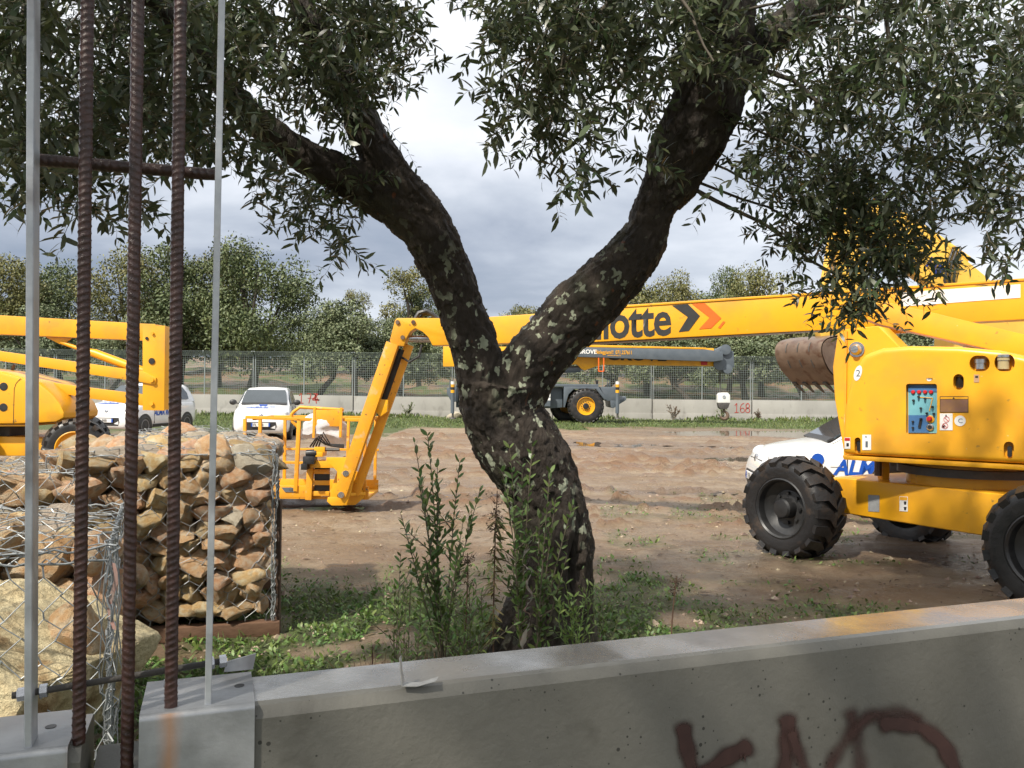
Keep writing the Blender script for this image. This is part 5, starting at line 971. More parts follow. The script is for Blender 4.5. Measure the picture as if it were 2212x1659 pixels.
# flange below the cowl, left tower plate, arms
mb = MB(); mb.prism([T(1819, 983.5), T(2395, 1015), T(2395, 1027), T(1822, 993)], TN * -1.5); mb.build('turret_base', YEL, lift, bevel=.01)
TPb = TP0 - TN * .55; TB = lambda x, y: PL(x, y, TPb, TN)
mb = MB(); mb.prism([TB(1811, 712), TB(1799, 792), TB(1803, 860), TB(1824, 985), TB(2010, 985), TB(1985, 790), TB(1940, 746), TB(1897, 704)], TN * -.35); tw = mb.build('tower_plate', YEL, lift, bevel=.006, seg=1)
mb = MB(); mb.beam(TB(1829, 716) + TN * .012, TB(1826, 985) + TN * .012, .02, .02, TN); mb.build('weld_rib', YELW, tw); mb = MB(); mb.lathe([(.055, 0), (.055, .03), (.04, .05), (.035, .07)], TB(1851, 755) , TN, 16); mb.lathe([(.075, 0), (.075, .012)], TB(1851, 755), TN, 20); mb.build('pivot_pin', STEEL, tw)
# main boom in its own vertical plane
BA, BBp = Vector((3.02, 9.0, 0)), Vector((-1.45, 10.5, 0)); BD = (BBp - BA).normalized(); BNv = Vector((BD.y, -BD.x, 0)); BNv = BNv if BNv.y < 0 else -BNv
B = lambda x, y, o=0.0: PL(x, y, BA + BNv * o, BNv)
topy = lambda x: 680.4 - .0675 * (x - 1056); boty = lambda x: 734.6 - .0575 * (x - 1347)
mb = MB(); mb.prism([B(1178, topy(1178)), B(2360, topy(2360)), B(2360, boty(2360) + 6), B(1178, boty(1178))], BNv * -.30); boom = mb.build('boom', YEL, lift, bevel=.014, seg=2)
mb = MB(); mb.prism([B(1176, topy(1176) - 1.6, .012), B(2360, topy(2360) - 1.6, .012), B(2360, topy(2360) + 4, .012), B(1176, topy(1176) + 3.2, .012)], BNv * -.32); mb.build('boom_flange', YEL, boom, bevel=.006)
mb = MB(); mb.prism([B(1010, topy(1010) + 4, -.03), B(1230, topy(1230) + 4, -.03), B(1230, boty(1230) - 4, -.03), B(1010, 744, -.03)], BNv * -.24); mb.build('inner_boom', YEL, lift, bevel=.012)
mb = MB(); mb.prism([B(1180, boty(1180) - 1, -.02), B(1850, boty(1850) - 1, -.02), B(1850, boty(1850) + 4, -.02), B(1180, boty(1180) + 3.5, -.02)], BNv * -.26); mb.build('boom_underside_shade', RUST_AND_SHADE, boom)  # brown strip paints the shade on the yellow boom's underside
r_ = B(1300, 700) - B(1290, 700); upv = (B(1300, 690) - B(1300, 700)).normalized(); rt = (B(1450, 730 - .062 * 60) - B(1290, 730 + .062 * 100)).normalized()
BLT = mat('black_lettering', (.02, .02, .021), (.03, .03, .03), sc=9, rough=.5)
text('boom_lettering', 'Haulotte', B(1176, 739), rt, upv, .385, BLT, boom, bold=.020, xs=.80, lift=.004, spacing=.96)
def arrow(nm, x0, m):
    pts = [(0, 0), (34, -1), (60, 26), (36, 57), (14, 58), (34, 27)]; decal(nm, [B(x0 + a, 660 + b - .062 * a) for a, b in pts], m, boom, .004)
arrow('black_chevron', 1452, BLT); 
decal('orange_chevron', [B(x, y) for x, y in ((1495, 656.5), (1523, 655), (1558, 687), (1536, 709), (1510, 711), (1533, 686))], ORA, boom, .004)
decal('orange_bar', [B(x, y) for x, y in ((1562, 694), (1567, 695), (1556, 709), (1551, 708))], ORA, boom, .004)
decal('white_stripe', [B(1942, 632), B(2204, 614), B(2204, 643), B(1950, 662)], DECW, boom, .004)
mb = MB(); mb.lathe([(.045, 0), (.045, .02)], B(1152, 689, -.03), BNv, 14); mb.build('pin_cap', STEEL, lift)
# slanting lift arm in front of the boom
mb = MB(); A2 = lambda x, y: PL(x, y, BA + BNv * .42, BNv)
mb.prism([A2(1872, 655), A2(1915, 652), A2(2340, 752), A2(2340, 800), A2(1905, 702), A2(1873, 690)], BNv * -.20); mb.build('upper_arm', YEL, lift, bevel=.01); 
mb = MB(); A3 = lambda x, y: PL(x, y, BA + BNv * .1, BNv); mb.prism([A3(1890, 700), A3(1990, 704), A3(2340, 800), A3(2340, 815), A3(2130, 762), A3(1985, 716), A3(1900, 724)], BNv * -.12); mb.build('arm_link', YEL, lift)
# knuckle, jib and basket at the far left end of the boom
JD = 10.45; J = lambda x, y, o=0.0: P(x, y, JD + o)
mb = MB(); mb.prism([J(853, 692), J(858, 687), J(950, 687), J(1040, 684), J(1040, 744), J(934, 746), J(925, 728), J(912, 716), J(897, 709), J(886, 716), J(878, 730), J(872, 748), J(846, 745), J(842, 735)], (0, .26, 0)); kn = mb.build('knuckle', YEL, lift, bevel=.008)
for x, y in ((859, 696), (893, 696), (870, 729)): mb = MB(); mb.lathe([(.028, 0), (.028, .02)], J(x, y), (0, -1, 0), 8); mb.build('pin', RUST_AND_SHADE, kn)
mb = MB(); mb.tube([J(884, 732, .12), J(932, 732, .12)], .045, 12); mb.build('cylinder_rod', STEEL, lift)
def bar(nm, a, b, w, h, m=YEL, par=lift, bv=.006, up=(0, 1, 0)):
    mb = MB(); mb.beam(a, b, w, h, up); return mb.build(nm, m, par, bevel=bv)
jib = bar('jib_bar', J(849, 742, .02), J(737, 1068, .02), .155, .16, YELW); bar('jib_bar', J(884, 745, .16), J(767, 1068, .16), .115, .09, YELW)
mb = MB(); mb.tube([J(868, 755, .16), J(829, 868, .16)], .062, 12); mb.build('jib_cylinder', BLK, lift); mb = MB(); mb.prism([J(812, 862), J(838, 864), J(836, 890), J(822, 900), J(806, 885)], (0, .26, 0)); mb.build('cylinder_bracket', YEL, lift, bevel=.008)
mb = MB(); mb.tube([J(868, 772, .1), J(885, 782, -.02), J(905, 770, .0), J(911, 745, .05)], .016, 8); mb.build('hydraulic_hose', RUB, lift); mb = MB(); mb.tube([J(898, 688, .1), J(905, 676, .1), J(922, 672, .1), J(936, 680, .1), J(945, 690, .1)], .03, 8); mb.build('hydraulic_hose', RUB, lift); mb = MB(); mb.tube([J(905, 690, .16), J(916, 678, .16), J(934, 679, .16), J(950, 690, .16)], .025, 8); mb.build('hydraulic_hose', RUB, lift)
# platform support
mb = MB(); mb.prism([J(705, 988, -.02), J(705, 995, -.02), J(728, 1018, -.02), J(728, 1074, -.02), J(708, 1074, -.02), J(706, 1083, -.02), J(716, 1092, -.02), J(741, 1092, -.02), J(757, 1070, -.02), J(768, 1020, -.02), J(752, 988, -.02)], (0, .03, 0)); sp_ = mb.build('mount_plate', YEL, lift, bevel=.003)
mb = MB(); mb.prism([J(716, 1092, .22), J(706, 1083, .22), J(728, 1018, .22), J(772, 1018, .22), J(786, 1075, .22), J(768, 1091, .22)], (0, .03, 0)); mb.build('mount_plate', YEL, lift, bevel=.003)
for x, y in ((738, 1068), (748, 1022)): mb = MB(); mb.lathe([(.04, 0), (.04, .04)], J(x, y, -.03), (0, -1, 0), 8); mb.build('mount_bolt', STEEL, sp_)
bar('cross_pin', J(745, 1068, .0), J(788, 1066, .25), .04, .04); q = decal('danger_label', [J(x, y, -.02) for x, y in ((730.5, 1034), (742, 1034), (741, 1056), (729.5, 1056))], DECW, sp_); decal('danger_header', [J(x, y, -.02) for x, y in ((730.5, 1034), (742, 1034), (742, 1039), (730.5, 1039))], REDP, q, .0045)
# basket: floor, toe boards, rails
bk = 10.75; Q = lambda x, y, o=0.0: P(x, y, bk + o)
z0 = Q(700, 1078).z; xl, xr = Q(545, 1000).x, Q(797, 1000).x; yb, yf = bk + .80, bk - .02; zr = Q(600, 905).z
bask = MB(); bask.box((xl, yf, z0), (xr, yb, z0 + .04)); basket = bask.build('basket_floor', YELW, lift, bevel=.008)
for lo_, hi_ in (((xl, yf - .004, z0 + .02), (Q(693, 1050).x, yf + .03, z0 + .17)), ((Q(768, 1050).x, yf - .004, z0 + .02), (xr, yf + .03, z0 + .17)), ((xl, yb - .03, z0 + .041), (xr, yb, z0 + .17))):
    mb = MB(); mb.box(lo_, hi_); mb.build('toe_board', YELW, basket, bevel=.004)
for x0, y0 in ((628, 1058), (560, 1054), (783, 1054)): decal('hazard_stripe', [Q(x0 - 20, y0 - 5, -.03), Q(x0 + 4, y0 - 5, -.03), Q(x0 + 12, y0 + 5, -.03), Q(x0 - 12, y0 + 5, -.03)], GREY, basket)
rail = MB()
def tub(pts, r=.019): rail.tube(pts, r, 10)
front_top = [Vector((Q(532, 903).x, yf, zr + .02)), Vector((Q(660, 908).x, yf, zr))]; rail.beam(front_top[0], front_top[1] + Vector((.1, 0, -.002)), .05, .04)
for x in (541, 574, 590): rail.beam(Vector((Q(x, 0).x, yf if x != 590 else yb, zr)), Vector((Q(x, 0).x, yf if x != 590 else yb, z0 + .04)), .04, .04, (1, 0, 0))
rail.beam(Vector((Q(658, 0).x, yf, zr)), Vector((Q(652, 0).x, yf, z0 + .1)), .05, .05, (1, 0, 0)); rail.beam(Vector((xl, yf, Q(0, 985).z - .03)), Vector((Q(690, 0).x, yf, Q(0, 985).z - .05)), .035, .035)
pz = Q(700, 880).z; gx0, gx1 = Q(646, 0).x, Q(753, 0).x
tub([Vector((Q(655, 0).x, yf, zr - .1)), Vector((gx0 - .02, yf, zr - .03)), Vector((gx0 - .03, yf, zr + .06)), Vector((gx0, yf, pz - .06)), Vector((gx0 + .08, yf, pz)), Vector((gx1, yf, pz - .03))], .022)
rail.beam(Vector((xr - .05, yb, zr)), Vector((xr - .05, yb, z0)), .04, .04, (1, 0, 0)); rail.beam(Vector((xr - .05, yf, zr - .02)), Vector((xr - .05, yf, z0)), .04, .04, (1, 0, 0)); rail.beam(Vector((Q(752, 0).x, yf, zr - .0)), Vector((xr, yf, zr)), .04, .04); rail.beam(Vector((xr - .05, yf, zr)), Vector((xr - .05, yb, zr)), .04, .04); rail.beam(Vector((xl + .02, yb, zr)), Vector((xr, yb, zr)), .04, .04); rail.beam(Vector((xl, yb, zr - .45)), Vector((xr, yb, zr - .45)), .03, .03); rail.beam(Vector((xl + .02, yf, zr)), Vector((xl + .02, yb, zr)), .04, .04)
rail.beam(Vector((Q(764, 0).x, yf, zr)), Vector((Q(762, 0).x, yf, z0 + .1)), .035, .035, (1, 0, 0))
rail.build('guard_rail', YELW, basket, bevel=.004)
mb = MB(); cx0, cx1 = Q(694, 0).x, Q(748, 0).x; mb.box((cx0, yf - .05, Q(0, 913).z), (cx1, yf - .03, pz - .03)); mb.build('console_shield', YELW, basket, bevel=.004)
mb = MB(); mb.beam(Vector((cx0 - .01, yf - .04, pz)), Vector((cx0 - .02, yf - .04, Q(0, 938).z)), .03, .03, (1, 0, 0)); mb.beam(Vector((cx1 + .01, yf - .04, pz)), Vector((cx1 + .0, yf - .04, Q(0, 936).z)), .03, .03, (1, 0, 0)); mb.build('console_bracket', YELW, basket)
# draped cover over the console: a crumpled sheet with depth
def drape():
    nu, nv = 30, 22; V = []; cxm = (Q(664, 0).x + Q(752, 0).x) / 2
    for i in range(nu):
        for j in range(nv):
            a = i / (nu - 1); b = j / (nv - 1); th = a * 2 * math.pi; rx = .31 * (1 - .25 * b) + .03 * math.sin(5 * th + 2 * b); ry = .16 + .02 * math.sin(7 * th)
            z = pz - .04 - .46 * (1 - b) * (.82 + .18 * math.sin(th + .6)); f = math.sin(math.pi * min(1, (1 - b) * 1.6 + .08) / 2) ** .5
            V.append((cxm + rx * f * math.cos(th) + .012 * math.sin(11 * th + 5 * b), yf + .10 + ry * f * math.sin(th), z + .015 * math.sin(9 * th)))
    I = np.arange(nu * nv).reshape(nu, nv); F = np.stack([I[:-1, :-1], I[1:, :-1], I[1:, 1:], I[:-1, 1:]], -1).reshape(-1, 4); V = np.array(V); V += .018 * np.stack([fbm(V * 9 + k, 3) for k in (0, 5, 9)], 1); o = bpy.data.objects
    me = mesh_np('console_cover', V, [F]); shade(me, 60); c = link('console_cover', me, CLOTH); tag(c, 'crumpled white plastic sheet wrapped over the lift basket console', 'plastic cover')
drape()
# basket rotator, valves and the dark step plates
mb = MB(); mb.box((Q(690, 0).x, yf - .2, Q(0, 1000).z), (Q(755, 0).x, yf + .02, Q(0, 984).z)); mb.box((Q(703, 0).x, yf - .24, Q(0, 976).z), (Q(718, 0).x, yf, Q(0, 966).z)); mb.build('rotator_block', YEL, lift, bevel=.006)
mb = MB(); mb.box((Q(678, 0).x, yf - .28, Q(0, 991).z), (Q(702, 0).x, yf - .1, Q(0, 975).z)); mb.tube([Vector((Q(682, 0).x, yf - .2, Q(0, 970).z)), Vector((Q(705, 0).x, yf - .2, Q(0, 968).z))], .05, 10); mb.box((Q(675, 0).x, yf - .3, Q(0, 1003).z), (Q(688, 0).x, yf - .1, Q(0, 990).z)); mb.build('valve_block', BLK, lift, bevel=.006)
bar('rotator_cylinder', Vector((Q(700, 0).x, yf - .2, Q(0, 961).z)), Vector((Q(722, 0).x, yf - .2, Q(0, 961).z)), .07, .07); mb = MB(); mb.tube([Vector((Q(722, 0).x, yf - .2, Q(0, 961).z)), Vector((Q(752, 0).x, yf - .2, Q(0, 961).z))], .02, 8); mb.build('rotator_rod', DRK, lift)
for k in range(4):
    mb = MB(); mb.tube([Vector((Q(690 + k * 6, 0).x, yf - .2, Q(0, 955).z)), Vector((Q(705 + 5 * k, 0).x, yf - .26, Q(0, 936 - 4 * k).z)), Vector((Q(722 + 4 * k, 0).x, yf - .2, Q(0, 950 + k).z)), Vector((Q(760, 0).x, yf - .15, Q(0, 951 + k * 2).z))], .012, 6); mb.build('hydraulic_hose', RUB, lift)
bar('ladder_post', Vector((Q(686, 0).x, yf - .06, Q(0, 1000).z)), Vector((Q(683, 0).x, yf - .06, z0)), .08, .08, YELW, lift, .006, (1, 0, 0))
for y0, y1 in ((1001, 1008), (1012, 1030), (1038, 1054)): mb = MB(); mb.box((Q(693, 0).x, yf - .03, Q(0, y1).z), (Q(726, 0).x, yf - .015, Q(0, y0).z)); mb.build('dark_panel', BLK, lift)
for y0 in (1010, 1034, 1057): bar('step', Vector((Q(688, 0).x, yf - .06, Q(0, y0).z)), Vector((Q(727, 0).x, yf - .06, Q(0, y0).z)), .06, .028, YELW)

# ================================================================ BOOM LIFT on the left, seen from the side
LD = 14.5; K = lambda x, y, o=0.0: P(x, y, LD + o)
l2 = empty('boom_lift', (K(60, 1000).x, LD + .3, 0), 0, 'yellow boom lift at the left edge, partly behind the rusty rods', 'boom lift', 'yellow boom lifts')
def slab(nm, pts, th, o=0.0, m=YEL, par=None, bv=.008): mb = MB(); mb.prism([K(x, y, o) for x, y in pts], (0, th, 0)); return mb.build(nm, m, par or l2, bevel=bv)
slab('upper_boom', [(-460, 655), (0, 681), (300, 698.5), (335, 700), (335, 737), (300, 735), (0, 722), (-460, 704)], .30)
ep = slab('end_plate', [(308, 699), (335, 700), (336, 703), (356.5, 703.5), (354.5, 887), (308, 886)], .04, -.06, bv=.004); slab('end_plate', [(308, 699), (335, 700), (336, 703), (356.5, 703.5), (354.5, 887), (308, 886)], .04, .34, bv=.004); slab('end_web', [(346, 704), (356, 704), (354, 886), (344, 886)], .36, -.02)
slab('middle_link', [(-440, 690), (0, 758.5), (308, 802), (337, 816), (335, 831), (308, 826), (0, 779.5), (-440, 712)], .10, -.09); slab('lower_link', [(50, 815), (81, 821), (172, 835), (312, 852), (312, 877), (200, 862), (110, 846), (50, 840)], .12, .02)
slab('cylinder_lug', [(98, 728), (152, 730), (150, 733), (134, 743), (128, 743)], .06, .08)
mb = MB(); mb.tube([K(132, 739, .1), K(178, 756, .1)], .035, 12); mb.build('cylinder_rod', YEL, l2); mb = MB(); mb.tube([K(176, 755, .1), K(205, 763, .1), K(290, 795, .1), K(315, 803, .1)], [.04, .075, .08, .075], 14); mb.build('cylinder_barrel', YEL, l2)
for x, y, r, m in ((328, 780, .055, BLK), (317.5, 731, .028, BLK), (328, 821, .04, YEL), (328, 872, .035, YEL), (330, 720, .025, YEL)): mb = MB(); mb.lathe([(r, 0), (r, .012 if m is BLK else .03)], K(x, y, -.065 if y != 821 else -.095), (0, -1, 0), 18); mb.build('pivot_pin' if m is YEL else 'plate_hole', m, ep)
cw = slab('cowl', [(-200, 780), (0, 803), (48, 817), (80, 824), (112, 850), (130, 872), (138, 890), (138, 903), (120, 912), (40, 916), (-200, 917)], 1.2, -.45, bv=.06); slab('cowl_seam', [(28, 915.5), (30, 840), (34, 828), (44, 817), (45.2, 817.5), (35.2, 828.5), (31.2, 840), (29.2, 915.5)], .004, -.453, BLK, cw, 0)
for x, y in ((8, 835), (7.5, 880)): mb = MB(); mb.lathe([(.07, 0), (.07, .006), (.05, .007)], K(x, y, -.45), (0, -1, 0), 16); mb.build('grip_hole', BLK, cw)
slab('turntable', [(-40, 916), (22, 916), (20, 944), (-40, 944)], .5, -.1, DRK); slab('chassis', [(-200, 940), (60, 944), (112, 950), (112, 975), (60, 985), (-200, 985)], 1.0, -.2, bv=.02); slab('turret_base', [(-200, 917.5), (60, 917), (60, 921), (-200, 922)], 1.0, -.4)
mb = MB(); mb.tube([K(28, 812, .6), K(27, 797, .6), K(30, 790, .6), K(33, 788, .6)], .03, 8); mb.build('exhaust_pipe', RUST_AND_SHADE, l2)
for (x, o, sp2) in ((164, -.45, .1), (-90, -.45, .3), (176, 1.2, .2)): c = K(x, 960, o); wheel(l2, Vector((c.x, c.y, .50)), (.30, -1, 0) if o < 0 else (-.3, 1, 0), .51, .38, .285, RUB, YEL, YEL, lugs=18, lug_h=.045, dish=.10, spin=sp2)
# ================================================================ WHITE CARS
def loft(mb, secs, cap=True):
    """secs: list of closed point rings of equal length"""
    n = len(secs[0]); b = len(mb.v)
    for s in secs: mb.v += [tuple(p) for p in s]
    for i in range(len(secs) - 1):
        for j in range(n): j2 = (j + 1) % n; mb.f.append([b + i * n + j, b + i * n + j2, b + (i + 1) * n + j2, b + (i + 1) * n + j])
    if cap: mb.f.append([b + j for j in range(n)][::-1]); mb.f.append([b + (len(secs) - 1) * n + j for j in range(n)])
def make_car(name, loc, rz, label, plate=True, dot=False, side_h=.155, side_x=.72):
    r = empty(name, loc, rz, label, 'car', 'white company cars', world=False); zb, wv = [], []
    st = [(1.84, .50, .38, .50), (1.825, .62, .30, .60), (1.78, .70, .24, .70), (1.70, .75, .22, .80), (1.56, .79, .22, .885), (1.32, .815, .22, .945), (1.02, .82, .22, .995), (.78, .82, .23, 1.03), (.3, .82, .24, 1.02), (-.4, .82, .24, 1.03), (-1.1, .82, .24, 1.04), (-1.55, .80, .26, 1.05), (-1.76, .76, .30, 1.02), (-1.83, .70, .36, .94)]
    def ring(x, w, z0, z1):
        hp = [(w * .86, z0), (w * .97, z0 + .06), (w, z0 + (z1 - z0) * .30), (w, z0 + (z1 - z0) * .62), (w * .975, z0 + (z1 - z0) * .84), (w * .90, z1 - .015), (w * .74, z1 + .012), (w * .4, z1 + .03), (0, z1 + .035)]
        return [Vector((x, y, z)) for y, z in hp] + [Vector((x, -y, z)) for y, z in hp[-2::-1]]
    mb = MB(); loft(mb, [ring(*s) for s in st]); body = mb.build('body', WHITE, r, ang=50)
    gh = [(.90, 1.02, .74, .70), (.52, 1.27, .755, .645), (.18, 1.475, .765, .60), (-.15, 1.535, .77, .585), (-.75, 1.555, .77, .58), (-1.3, 1.535, .765, .575), (-1.55, 1.49, .755, .57), (-1.72, 1.24, .74, .62), (-1.79, 1.02, .72, .68)]
    def gring(x, z, wb, wt):
        zb_ = .98; hp = [(wb, zb_), (wb - (wb - wt) * .55, zb_ + (z - zb_) * .6), (wt + .035, z - .07 * min(1, (z - zb_) / .3)), (wt - .03, z - .015), (wt * .5, z + .012), (0, z + .018)]; return [Vector((x, y, q)) for y, q in hp] + [Vector((x, -y, q)) for y, q in hp[-2::-1]]
    mb = MB(); loft(mb, [gring(*s) for s in gh]); cab = mb.build('cabin', WHITE, r, ang=40)
    def sheet(nm, pts, m, th=.006, par=None):
        pts = [Vector(p) for p in pts]; n = (pts[1] - pts[0]).cross(pts[2] - pts[1]).normalized(); c = sum(pts, Vector()) / len(pts)
        if n.dot(c - Vector((-.3, 0, .9))) < 0: n = -n
        mb = MB(); mb.prism([p - n * .012 for p in pts], n * (th + .012)); return mb.build(nm, m, par or r, fix=True)
    sheet('windscreen', [(.86, -.66, 1.075), (.86, .66, 1.075), (.53, .625, 1.285), (.24, .565, 1.465), (.24, -.565, 1.465), (.53, -.625, 1.285)], GLASS, .014)
    sheet('windscreen_base', [(.93, -.66, 1.045), (.93, .66, 1.045), (.84, .66, 1.09), (.84, -.66, 1.09)], PLAST, .012); sheet('rear_window', [(-1.6, -.54, 1.46), (-1.6, .54, 1.46), (-1.755, .6, 1.16), (-1.755, -.6, 1.16)], GLASS)
    for s in (1, -1):
        sheet('side_window', [(.62, s * .758, 1.06), (.34, s * .70, 1.25), (.10, s * .655, 1.40), (-.42, s * .645, 1.435), (-.42, s * .768, 1.045)], GLASS, .016); sheet('side_window', [(-.48, s * .768, 1.045), (-.48, s * .645, 1.435), (-1.12, s * .645, 1.43), (-1.30, s * .70, 1.25), (-1.30, s * .764, 1.06)], GLASS, .016)
        
        for x in (1.17, -1.14): mb = MB(); mb.lathe([(.36, -.02), (.36, .006), (.33, .008)], (x, s * .815, .30), (0, s, 0), 26); mb.build('wheel_arch', PLAST, r)
        for x in (1.17, -1.14): wheel(r, (x, s * .745, .295), (0, s, 0), .295, .18, .19, RUB, mat_rim, PLAST, lugs=0, lug_h=.004, n=26, dish=.03, bolts=0)
        mb = MB(); bm_ = bmesh.new(); bmesh.ops.create_uvsphere(bm_, u_segments=14, v_segments=8, radius=1); M = Matrix.Translation((.60, s * .93, 1.10)) @ Matrix.Diagonal((.06, .11, .085, 1)); mb.add([v.co for v in bm_.verts], [[v.index for v in f.verts] for f in bm_.faces], M); bm_.free(); mb.beam((.60, s * .76, 1.06), (.60, s * .9, 1.08), .03, .03); mb.build('mirror', PLAST, r)
        mb = MB(); bm_ = bmesh.new(); bmesh.ops.create_uvsphere(bm_, u_segments=16, v_segments=10, radius=1); M = Matrix.Translation((1.575, s * .60, .775)) @ Matrix.Rotation(s * .5, 4, 'Z') @ Matrix.Diagonal((.155, .155, .125, 1)); mb.add([v.co for v in bm_.verts], [[v.index for v in f.verts] for f in bm_.faces], M); bm_.free(); mb.build('headlamp', LAMP, r)
        sheet('fog_recess', [(1.772, s * .50, .34), (1.73, s * .69, .36), (1.735, s * .70, .45), (1.78, s * .52, .44)], PLAST, .03); sheet('indicator', [(1.775, s * .55, .56), (1.745, s * .68, .565), (1.735, s * .68, .60), (1.76, s * .55, .60)], DECW, .03)
        sheet('door_seam', [(.70, s * .823, .36), (.69, s * .823, .36), (.70, s * .823, .98), (.71, s * .823, .98)], PLAST, .004, body); sheet('door_seam', [(-.42, s * .823, .36), (-.41, s * .823, .36), (-.41, s * .823, .98), (-.42, s * .823, .98)], PLAST, .004, body); sheet('door_handle', [(-.22, s * .825, .82), (-.36, s * .825, .82), (-.36, s * .825, .86), (-.22, s * .825, .86)], PLAST, .02, body)
        sheet('sill', [(.75, s * .80, .25), (-.75, s * .80, .25), (-.75, s * .815, .34), (.75, s * .815, .34)], PLAST, .008, body)
    sheet('grille', [(1.80, -.40, .33), (1.80, .40, .33), (1.825, .44, .44), (1.81, .42, .56), (1.81, -.42, .56), (1.825, -.44, .44)], PLAST, .035); sheet('bonnet_gap', [(1.755, -.42, .715), (1.755, .42, .715), (1.75, .42, .728), (1.75, -.42, .728)], DRK, .03)
    pl = sheet('number_plate', [(1.875, -.26, .42), (1.875, .26, .42), (1.875, .26, .53), (1.875, -.26, .53)], DECW, .004)
    for s in (1, -1): sheet('plate_band', [(1.878, s * .22, .421), (1.878, s * .26, .421), (1.878, s * .26, .529), (1.878, s * .22, .529)], BLUE, .006, pl)
    text('plate_lettering', 'FL 988', (1.885, -.20, .435), (0, 1, 0), (0, 0, 1), .08, BLK, pl, lift=.0, xs=.9)
    mb = MB(); mb.lathe([(.055, 0), (.055, .03), (.045, .035)], (1.765, 0, .745), (1, 0, .25), 18); mb.build('badge', STEEL, r)
    for s in (1, -1): text('door_lettering', 'ALMA ROMA', (s * side_x if s > 0 else -.55, s * .826, .60), (-s, 0, 0), (0, 0, 1), side_h, BLUE, body, bold=.035, shear=.25, lift=.003, xs=.95)
    if not dot: text('bonnet_lettering', 'ALMA ROMA', (1.42, -.40, .965), (0, 1, 0), (-1, 0, .19), .10, BLUE, body, bold=.03, shear=.35, lift=.016)
    if not dot: sheet('bonnet_crest', [(1.20, -.10, 1.02), (1.20, .10, 1.02), (1.10, .12, 1.04), (1.10, -.12, 1.04)], BLUE, .004, body); sheet('bonnet_underline', [(1.50, -.46, .955), (1.50, .15, .955), (1.475, .18, .96), (1.475, -.42, .96)], BLUE, .006, body)
    if dot: mb = MB(); mb.lathe([(.085, 0), (.085, .004)], (1.10, .824, .80), (0, 1, 0), 22); mb.build('blue_disc', BLUE, body); sheet('side_repeater', [(.93, .823, .70), (.80, .823, .70), (.80, .823, .73), (.93, .823, .73)], DECW, .006, body)
    return r
mat_rim = mat('grey_steel_rim', (.20, .20, .21), (.27, .27, .28), sc=8, rough=.45, metal=.4)
make_car('parked_car', (-7.58, 25.6, zg(-7.58, 25.6)), math.radians(-79), 'white hatchback facing us, parked by the far wall behind the lift basket')
make_car('parked_car', (-11.35, 25.4, zg(-11.35, 25.4)), math.radians(-98), 'white hatchback turned sideways behind the left lift arms')
make_car('parked_car', (5.44, 12.2, -.15), math.atan2(.10, -.995), 'white car with blue dot half hidden behind the right lift', dot=True, side_h=.20, side_x=.88)
# ================================================================ ROUGH TERRAIN CRANE
CD = 38.0; cr = empty('mobile_crane', (P(1150, 900, CD).x, CD, 0), 0, 'grey and yellow rough terrain crane parked by the far wall', 'crane'); X = lambda x, y, o=0.0: P(x, y, CD + o)
def cslab(nm, pts, th, o=0.0, m=GREY, par=None, bv=.02): mb = MB(); mb.prism([X(x, y, o) for x, y in pts], (0, th, 0)); return mb.build(nm, m, par or cr, bevel=bv)
cslab('deck', [(985, 829), (1293, 830), (1293, 835), (985, 835)], 2.4, 0); cslab('frame', [(985, 836), (1215, 836), (1215, 880), (1190, 882), (985, 880)], 1.8, .4)
cslab('fender', [(1218, 835), (1293, 835), (1310, 862), (1306, 864), (1287, 840), (1240, 840), (1228, 852), (1220, 880), (1218, 880)], .9, -.06, bv=.01); cslab('front_box', [(1296, 836), (1338, 836), (1338, 866), (1310, 866)], 2.2, .1); cslab('front_beam', [(1318, 864), (1346, 862), (1353, 856), (1353, 864), (1340, 872), (1325, 882), (1320, 880)], 2.2, .1)
cslab('side_box', [(1160, 840), (1189, 840), (1189, 878), (1160, 878)], .5, -.03); decal('white_label', [X(x, y, -.03) for x, y in ((1174, 850), (1189, 850), (1189, 857), (1174, 857))], DECW, cr); decal('white_label', [X(x, y, -.03) for x, y in ((1181, 859), (1189, 859), (1189, 865), (1181, 865))], DECW, cr)
for (x, o, ax_) in ((1264.7, .12, -1), (1030, .12, -1), (1225, 1.9, 1), (1040, 1.9, 1)): c = X(x, 880, o); wheel(cr, (c.x, c.y, .80), (0, ax_, 0), .84, .60, .41, RUBM, YEL, BLK, lugs=24, lug_h=.05, dish=.12, bolts=12, slant=.3)
def outrig(x0):
    c0, c1 = X(x0, 824, -.2), X(x0, 893, -.2); mb = MB(); mb.tube([Vector((c0.x, c0.y, c1.z)), Vector((c0.x, c0.y, c0.z))], .085, 14); o = mb.build('outrigger_leg', GREY, cr)
    for k, m in enumerate((DECW, YEL, BLK, YEL)):
        mb = MB(); zt = c0.z - k * .13; mb.lathe([(.087 + .002, 0), (.089, .13)], (c0.x, c0.y, zt - .13), (0, 0, 1), 14); mb.build('hazard_band', m, o)
    mb = MB(); mb.lathe([(.05, 0), (.05, .25)], (c1.x, c1.y, c1.z - .22), (0, 0, 1), 10); mb.lathe([(.16, 0), (.14, .06)], (c1.x, c1.y, c1.z - .25), (0, 0, 1), 12); mb.build('outrigger_foot', DRK, o)
outrig(1334); outrig(978); cslab('rear_box', [(965, 838), (990, 834), (990, 868), (975, 868), (965, 850)], 2.0, .1); mb = MB(); mb.tube([X(972, 838, .1), X(972, 822, .1), X(978, 822, .1), X(978, 838, .1)], .03, 6); mb.build('rear_hoop', GREY, cr)
